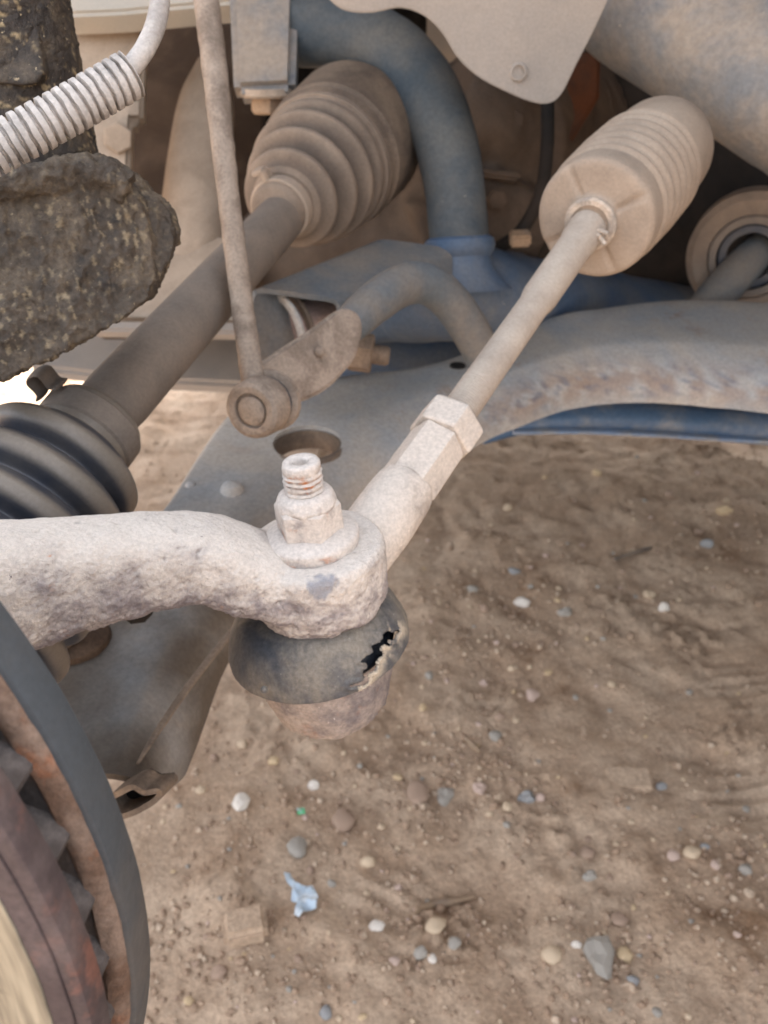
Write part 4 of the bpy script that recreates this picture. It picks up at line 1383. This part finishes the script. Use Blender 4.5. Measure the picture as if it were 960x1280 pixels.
# vanes between the two discs: one mesh shared by all
x_, y_, z_ = frame_of(O)
vm = bpy.data.meshes.new('vane')
bm = bmesh.new()
slot = P(24, 990, 0.1207) - RC
slot = (slot - z_ * slot.dot(z_)).normalized()
dn = 1.0 if px_of(RC + slot * 0.137 + z_.cross(slot) * 0.01)[1] > px_of(RC + slot * 0.137)[1] else -1.0
pr = [(0.094, -0.0046), (0.112, -0.0058), (0.1180, -0.0060), (0.1262, -0.0044), (0.1322, -0.0018), (0.1358, 0.0012), (0.1375, 0.0036), (0.1380, 0.0052), (0.1376, 0.0061), (0.1352, 0.0061), (0.126, 0.0058), (0.110, 0.0050), (0.094, 0.0042)]
pr = [(r, t * dn) for r, t in pr]
if dn < 0:
    pr = pr[::-1]
lo = [bm.verts.new((r - 0.0014 * (r > 0.12), t, t1 + 0.0009)) for r, t in pr]
hi = [bm.verts.new((r - 0.0014 * (r > 0.12), t, t2 - 0.0003)) for r, t in pr]
bm.faces.new(lo[::-1])
bm.faces.new(hi)
for i in range(len(pr)):
    j = (i + 1) % len(pr)
    bm.faces.new((lo[i], lo[j], hi[j], hi[i]))
bm.to_mesh(vm)
bm.free()
vm.shade_smooth()
vm.set_sharp_from_angle(angle=rad(40))
vm.materials.append(MATS['vane_iron'])
NV = 60
a_slot = math.atan2(slot.dot(y_), slot.dot(x_))
for k in range(NV):
    a = a_slot + 2 * math.pi * (k + 0.5) / NV
    e1 = x_ * math.cos(a) + y_ * math.sin(a)
    e2 = z_.cross(e1)
    M4 = Matrix((e1, e2, z_)).transposed().to_4x4()
    o = link(bpy.data.objects.new('vane', vm))
    o.parent = ro
    M4.translation = RC - ro.location
    o.matrix_local = M4

# ------------------------------------------------------------------ pebbles and litter
peb_cols = {
    'white': (srgb(218, 208, 197), srgb(196, 182, 166)), 'tan': (srgb(202, 178, 150), srgb(182, 160, 136)), 'grey': (srgb(152, 145, 136), srgb(170, 158, 145)),
    'dark': (srgb(108, 104, 102), srgb(130, 120, 112)), 'blue': (srgb(138, 138, 139), srgb(160, 152, 144)), 'brown': (srgb(152, 126, 108), srgb(172, 148, 128)),
    'pink': (srgb(192, 166, 152), srgb(176, 154, 138)), 'yellow': (srgb(200, 174, 138), srgb(190, 164, 132)), 'red': (srgb(150, 84, 66), srgb(140, 100, 84))}
for k, (a_, b_) in peb_cols.items():
    mat('pebble_' + k, a_, b_, 0.4, 70, rough=0.85, bump=0.4, bscale=300, bdist=0.001, grain=0.15, gscale=300)
pmesh = {}
for c in peb_cols:
    for v in range(4):
        bm = bmesh.new()
        bmesh.ops.create_icosphere(bm, subdivisions=2, radius=1.0)
        co = np.array([q.co for q in bm.verts])
        d_ = 1 + fbm(co + v * 7.7 + len(c), 0.9, 2) * (0.55 if v < 3 else 0.9)
        for q, k in zip(bm.verts, d_):
            q.co *= float(k)
        me = bpy.data.meshes.new('pebble')
        bm.to_mesh(me)
        bm.free()
        me.shade_smooth()
        if v == 3:
            me.set_sharp_from_angle(angle=rad(25))
        me.materials.append(MATS['pebble_' + c])
        pmesh[(c, v)] = me


def gpoint(px, py):
    z = 0.0
    for _ in range(4):
        q = PL(px, py, z)
        z = float(ground_h([(q.x, q.y)])[0])
    return PL(px, py, z)


def pebble(px, py, w, col, label, group=None, asp=1.0, var=None, sink=0.25, name='pebble'):
    q = gpoint(px, py)
    d = (q - cam.location)
    dep = d.y * CP - d.z * SP
    r = w / FPX * dep / 2
    o = link(bpy.data.objects.new(name, pmesh[(col, var if var is not None else rnd.randrange(4))]))
    hz = r * rnd.uniform(0.55, 0.8)
    o.scale = (r, r * asp * rnd.uniform(0.85, 1.1), hz)
    o.rotation_euler = (rnd.uniform(-0.2, 0.2), rnd.uniform(-0.2, 0.2), rnd.uniform(-0.5, 0.5) if asp != 1.0 else rnd.uniform(0, 6.28))
    o.location = q + Z * (hz * 0.55)
    tag(o, label, 'pebble', group)
    return q


NOTABLE = [
    (301, 1005, 23, 'white', 'white rounded pebble lying below the right corner of the control arm', 1.0),
    (372, 1062, 28, 'grey', 'large smooth grey egg-shaped pebble above the pale blue scrap', 1.3),
    (429, 1030, 30, 'brown', 'brownish angular stone right of the large grey egg-shaped pebble', 1.0),
    (461, 1080, 21, 'tan', 'cream pebble right of and below the large grey egg-shaped pebble', 0.8),
    (392, 983, 15, 'white', 'small whitish pebble under the round metal socket', 1.0),
    (304, 932, 14, 'tan', 'small tan pebble just left of and below the metal socket', 1.0),
    (342, 953, 14, 'yellow', 'small yellowish pebble just below the metal socket', 0.9),
    (251, 989, 12, 'tan', 'small tan pebble beside the tip of the control arm', 1.0),
    (523, 993, 28, 'brown', 'brown flat shard half buried in the gravel patch below the socket', 1.3),
    (555, 998, 21, 'grey', 'upright grey stone in the gravel patch right of the brown shard', 1.3),
    (543, 1159, 25, 'tan', 'tan stone right below the pale twig', 1.0),
    (472, 1159, 20, 'white', 'off-white long pebble left of the pale twig', 0.7),
    (526, 1193, 18, 'grey', 'grey round pebble below the pale twig', 1.0),
    (540, 1199, 12, 'white', 'small bluish-white pebble touching the grey round one below the twig', 1.0),
    (568, 1181, 18, 'grey', 'light grey pebble right of the tan stone near the twig', 1.0),
    (493, 1203, 16, 'pink', 'pinkish flat pebble near the bottom edge, left of the grey round one', 0.8),
    (690, 1196, 28, 'tan', 'tan flat stone left of the biggest stone near the bottom right', 0.9),
    (748, 1200, 36, 'grey', 'biggest grey stone near the bottom right of the picture', 1.4),
    (781, 1195, 19, 'yellow', 'yellowish pebble right beside the biggest stone', 1.2),
    (791, 1228, 17, 'blue', 'blue-grey pebble below the yellowish one by the biggest stone', 0.8),
    (775, 1151, 21, 'brown', 'brown pebble just above the biggest stone at bottom right', 0.8),
    (720, 1182, 14, 'white', 'small pale pebble left of the top of the biggest stone', 0.8),
    (734, 1068, 20, 'brown', 'brownish pebble, upper of a pair in the middle of the lower right soil', 0.8),
    (737, 1097, 19, 'grey', 'grey pebble, lower of a pair in the middle of the lower right soil', 0.8),
    (841, 1072, 17, 'pink', 'pinkish pebble, left one of a row below the boot print', 0.9),
    (864, 1068, 20, 'tan', 'tan pebble, second in the row below the boot print', 0.8),
    (881, 1060, 13, 'blue', 'small blue-grey pebble, right end of the row below the boot print', 0.8),
    (826, 985, 16, 'blue', 'blue-grey pebble left of the boot print bars', 0.8),
    (665, 872, 18, 'pink', 'pinkish pebble alone in the soil right of the round socket', 1.0),
    (829, 762, 16, 'white', 'pale pebble, right one of a pair in the upper right soil', 0.9),
    (811, 745, 17, 'tan', 'tan pebble, left one of a pair in the upper right soil', 0.8),
    (904, 642, 20, 'yellow', 'yellowish pebble highest up near the right edge of the soil', 0.6),
    (883, 683, 18, 'blue', 'blue-grey flat pebble near the right edge below the yellowish one', 0.6),
    (653, 756, 21, 'white', 'pale flat pebble in the gravel patch right of the knuckle eye', 0.6),
    (643, 716, 16, 'blue', 'blue-grey pebble at the top of the gravel patch right of the knuckle eye', 0.7),
    (706, 768, 18, 'grey', 'grey pebble at the right end of the gravel patch beside the knuckle eye', 0.7),
    (591, 740, 15, 'grey', 'grey pebble at the left of the gravel patch, right of the rubber boot', 0.9),
    (658, 1000, 21, 'blue', 'bluish stone in the middle of the lower soil, below the pinkish lone pebble', 0.9),
    (619, 922, 18, 'grey', 'grey pebble in the loose gravel right of the socket', 0.9),
    (599, 988, 17, 'pink', 'pinkish-tan pebble right of the upright grey stone', 0.9),
    (275, 1217, 20, 'brown', 'brown stone near the bottom edge by the rotor', 0.9),
    (408, 1268, 18, 'blue', 'blue-grey pebble at the very bottom edge', 1.0),
    (931, 1090, 19, 'grey', 'grey pebble near the right edge, low in the picture', 0.8),
    (376, 1020, 10, 'grey', 'small grey pebble above the large egg-shaped one', 1.0),
    (746, 593, 11, 'yellow', 'tiny yellowish pebble in the dark soil under the blue rail', 0.8),
    (635, 636, 12, 'tan', 'tiny tan pebble in the dark soil right of the tie rod hexagon', 0.8),
]
used = []
for (x, y, w, c, lab, asp) in NOTABLE:
    if lab.startswith('small grey pebble above'):
        continue
    pebble(x, y, w, c, lab, None, asp)
    used.append((x, y))
# other small pebbles in their patches
ZONES = [
    ('scattered on the soil right of the tie rod and knuckle eye', (520, 960, 570, 800), 62),
    ('lying in the loose gravel right of the metal socket', (480, 700, 800, 1010), 62),
    ('lying on the soil near the right edge around the boot print', (700, 960, 800, 1120), 30),
    ('scattered on the soil between the rotor and the pale blue scrap', (200, 480, 930, 1275), 62),
    ('scattered on the soil along the bottom right', (480, 960, 1010, 1278), 58),
]
PX = {'white': 'whitish', 'tan': 'tan', 'grey': 'grey', 'dark': 'dark', 'blue': 'blue-grey', 'brown': 'brown', 'pink': 'pinkish', 'yellow': 'yellowish', 'red': 'reddish'}
CLUST = [(600, 745, 55), (640, 760, 55), (560, 1000, 60), (590, 920, 45), (450, 1010, 70), (270, 1190, 60), (540, 1180, 50), (760, 1190, 50), (900, 650, 45), (920, 1080, 40), (590, 790, 60)]
for lab, (xa, xb, ya, yb), n in ZONES:
    k = 0
    while k < n:
        if rnd.random() < 0.62:
            cx, cy, cr_ = rnd.choice(CLUST)
            x, y = rnd.gauss(cx, cr_ * 0.7), rnd.gauss(cy, cr_ * 0.6)
        else:
            x, y = rnd.uniform(xa, xb), rnd.uniform(ya, yb)
        if not (xa <= x <= xb and ya <= y <= yb):
            if rnd.random() < 0.9:
                continue
            x, y = rnd.uniform(xa, xb), rnd.uniform(ya, yb)
        if any(math.hypot(x - a_, y - b_) < 15 for a_, b_ in used):
            k += 0.2
            continue
        used.append((x, y))
        c = rnd.choice(['tan', 'tan', 'tan', 'grey', 'grey', 'brown', 'brown', 'brown', 'brown', 'pink', 'pink', 'yellow'])
        w = min(13, 4.5 + rnd.expovariate(0.42))
        pebble(x, y, w, c, 'small %s pebble %s' % (PX[c], lab), 'small %s pebbles %s' % (PX[c], lab), rnd.uniform(0.7, 1.2))
        k += 1

# fine grit: too small to count
gv, gf = [], []
bm = bmesh.new()
bmesh.ops.create_icosphere(bm, subdivisions=1, radius=1.0)
iv = np.array([v.co for v in bm.verts])
if_ = [tuple(v.index for v in f.verts) for f in bm.faces]
bm.free()
b = 0
r_ = np.random.default_rng(5)
NG = 2600
gxs, gys = [], []
while len(gxs) < NG:
    if r_.random() < 0.45:
        cx, cy, q_ = CLUST[r_.integers(len(CLUST))]
        x, y = r_.normal(cx, q_), r_.normal(cy, q_ * 0.8)
    else:
        x, y = r_.uniform(180, 980), r_.uniform(560, 1300)
    if y < 500:
        continue
    q = PL(x, y, 0)
    gxs.append(q.x)
    gys.append(q.y)
hh = ground_h(np.column_stack([gxs, gys]))
for x, y, h in zip(gxs, gys, hh):
    s = r_.uniform(0.0009, 0.0030) * (1.5 if r_.random() < 0.12 else 1.0)
    m3 = np.diag(s * r_.uniform(0.6, 1.3, 3))
    jit = iv * (1 + r_.uniform(-0.25, 0.25, (len(iv), 1)))
    gv.append(jit @ m3 + np.array([x, y, h + s * 0.3]))
    gf += [tuple(i + b for i in f) for f in if_]
    b += len(iv)
mat('grit', srgb(152, 127, 106), srgb(184, 162, 140), 0.42, 90, rough=0.9, bump=0, grain=0.2, gscale=120, soft=0.05, speck=srgb(118, 110, 104), spamt=0.15, spscale=110)
me = bpy.data.meshes.new('gravel')
me.from_pydata([tuple(v) for v in np.vstack(gv)], [], gf)
me.update()
grit = link(bpy.data.objects.new('gravel', me))
me.materials.append(MATS['grit'])
me.shade_smooth()
tag(grit, 'fine loose grit strewn over the brown soil', 'gravel')
grit['kind'] = 'stuff'


def twig(pts, r, label, m='tan_plastic'):
    p = [gpoint(x, y) + Z * (r * 0.7) for x, y in pts]
    o = tube('twig', p, [r * 0.8, r, r, r * 0.5][:len(p)], m, None, 10, 24, wob=r * 0.35, wscale=120)
    return tag(o, label, 'twig')


twig([(520, 1140), (540, 1133), (562, 1130), (594, 1123)], 0.0032, 'pale broken twig lying on the soil at the bottom centre')
twig([(768, 701), (785, 695), (800, 690), (814, 686)], 0.0030, 'thin dark twig on the soil at the upper right', 'arm_brown')
twig([(583, 925), (589, 931), (594, 936), (600, 941)], 0.0026, 'short pale splinter in the loose gravel right of the socket')
# crumpled pale-blue scrap
def scrap(name, pts, col, label, lift=0.004):
    m = mat('scrap_' + name, col, srgb(200, 204, 206), 0.4, 120, rough=0.7, bump=0.3, bscale=300, grain=0.1)
    bm = bmesh.new()
    f = bm.faces.new([bm.verts.new(gpoint(x, y) + Z * lift) for x, y in pts])
    bmesh.ops.triangulate(bm, faces=bm.faces)
    for _ in range(4):
        bmesh.ops.subdivide_edges(bm, edges=[e for e in bm.edges if e.calc_length() > 0.004], cuts=1)
        bmesh.ops.triangulate(bm, faces=bm.faces)
    co = np.array([v.co for v in bm.verts])
    dz = fbm(co, 110, 3) * 0.007
    for v, k in zip(bm.verts, dz):
        v.co.z += float(k)
    r = bmesh.ops.extrude_face_region(bm, geom=list(bm.faces))
    bmesh.ops.translate(bm, verts=[e for e in r['geom'] if isinstance(e, bmesh.types.BMVert)], vec=(0, 0, 0.0008))
    bmesh.ops.recalc_face_normals(bm, faces=bm.faces)
    me = bpy.data.meshes.new(name)
    bm.to_mesh(me)
    bm.free()
    return tag(finish(name, me, m, None, 60), label, 'scrap')


scrap('paper_scrap', [(355, 1095), (363, 1097), (370, 1110), (378, 1112), (392, 1114), (398, 1124), (395, 1138), (384, 1142), (374, 1150), (368, 1146), (372, 1132), (364, 1128), (366, 1116), (358, 1106)],
      srgb(178, 192, 204), 'crumpled pale blue scrap of paper on the soil at bottom centre')
scrap('plastic_bit', [(371, 1016), (381, 1015), (382, 1023), (373, 1025)], srgb(70, 170, 110), 'tiny green plastic bit above the large grey egg-shaped pebble', 0.006)
# a clod of dry earth with straight edges
cl = box('earth_clod', gpoint(307, 1163) + Z * 0.006, ((1, 0.25, 0), (-0.25, 1, 0), Z), (0.017, 0.013, 0.009), 'soil', None, 0.004)
tag(cl, 'square-edged clod of dry brown earth near the bottom left', 'clod')
sh = box('earth_clod', gpoint(785, 975) + Z * 0.001, ((1, -0.1, 0.05), (0.1, 1, 0), Z), (0.022, 0.014, 0.004), 'soil', None, 0.003)
tag(sh, 'flat brown flake of earth in the soil left of the boot print', 'clod')
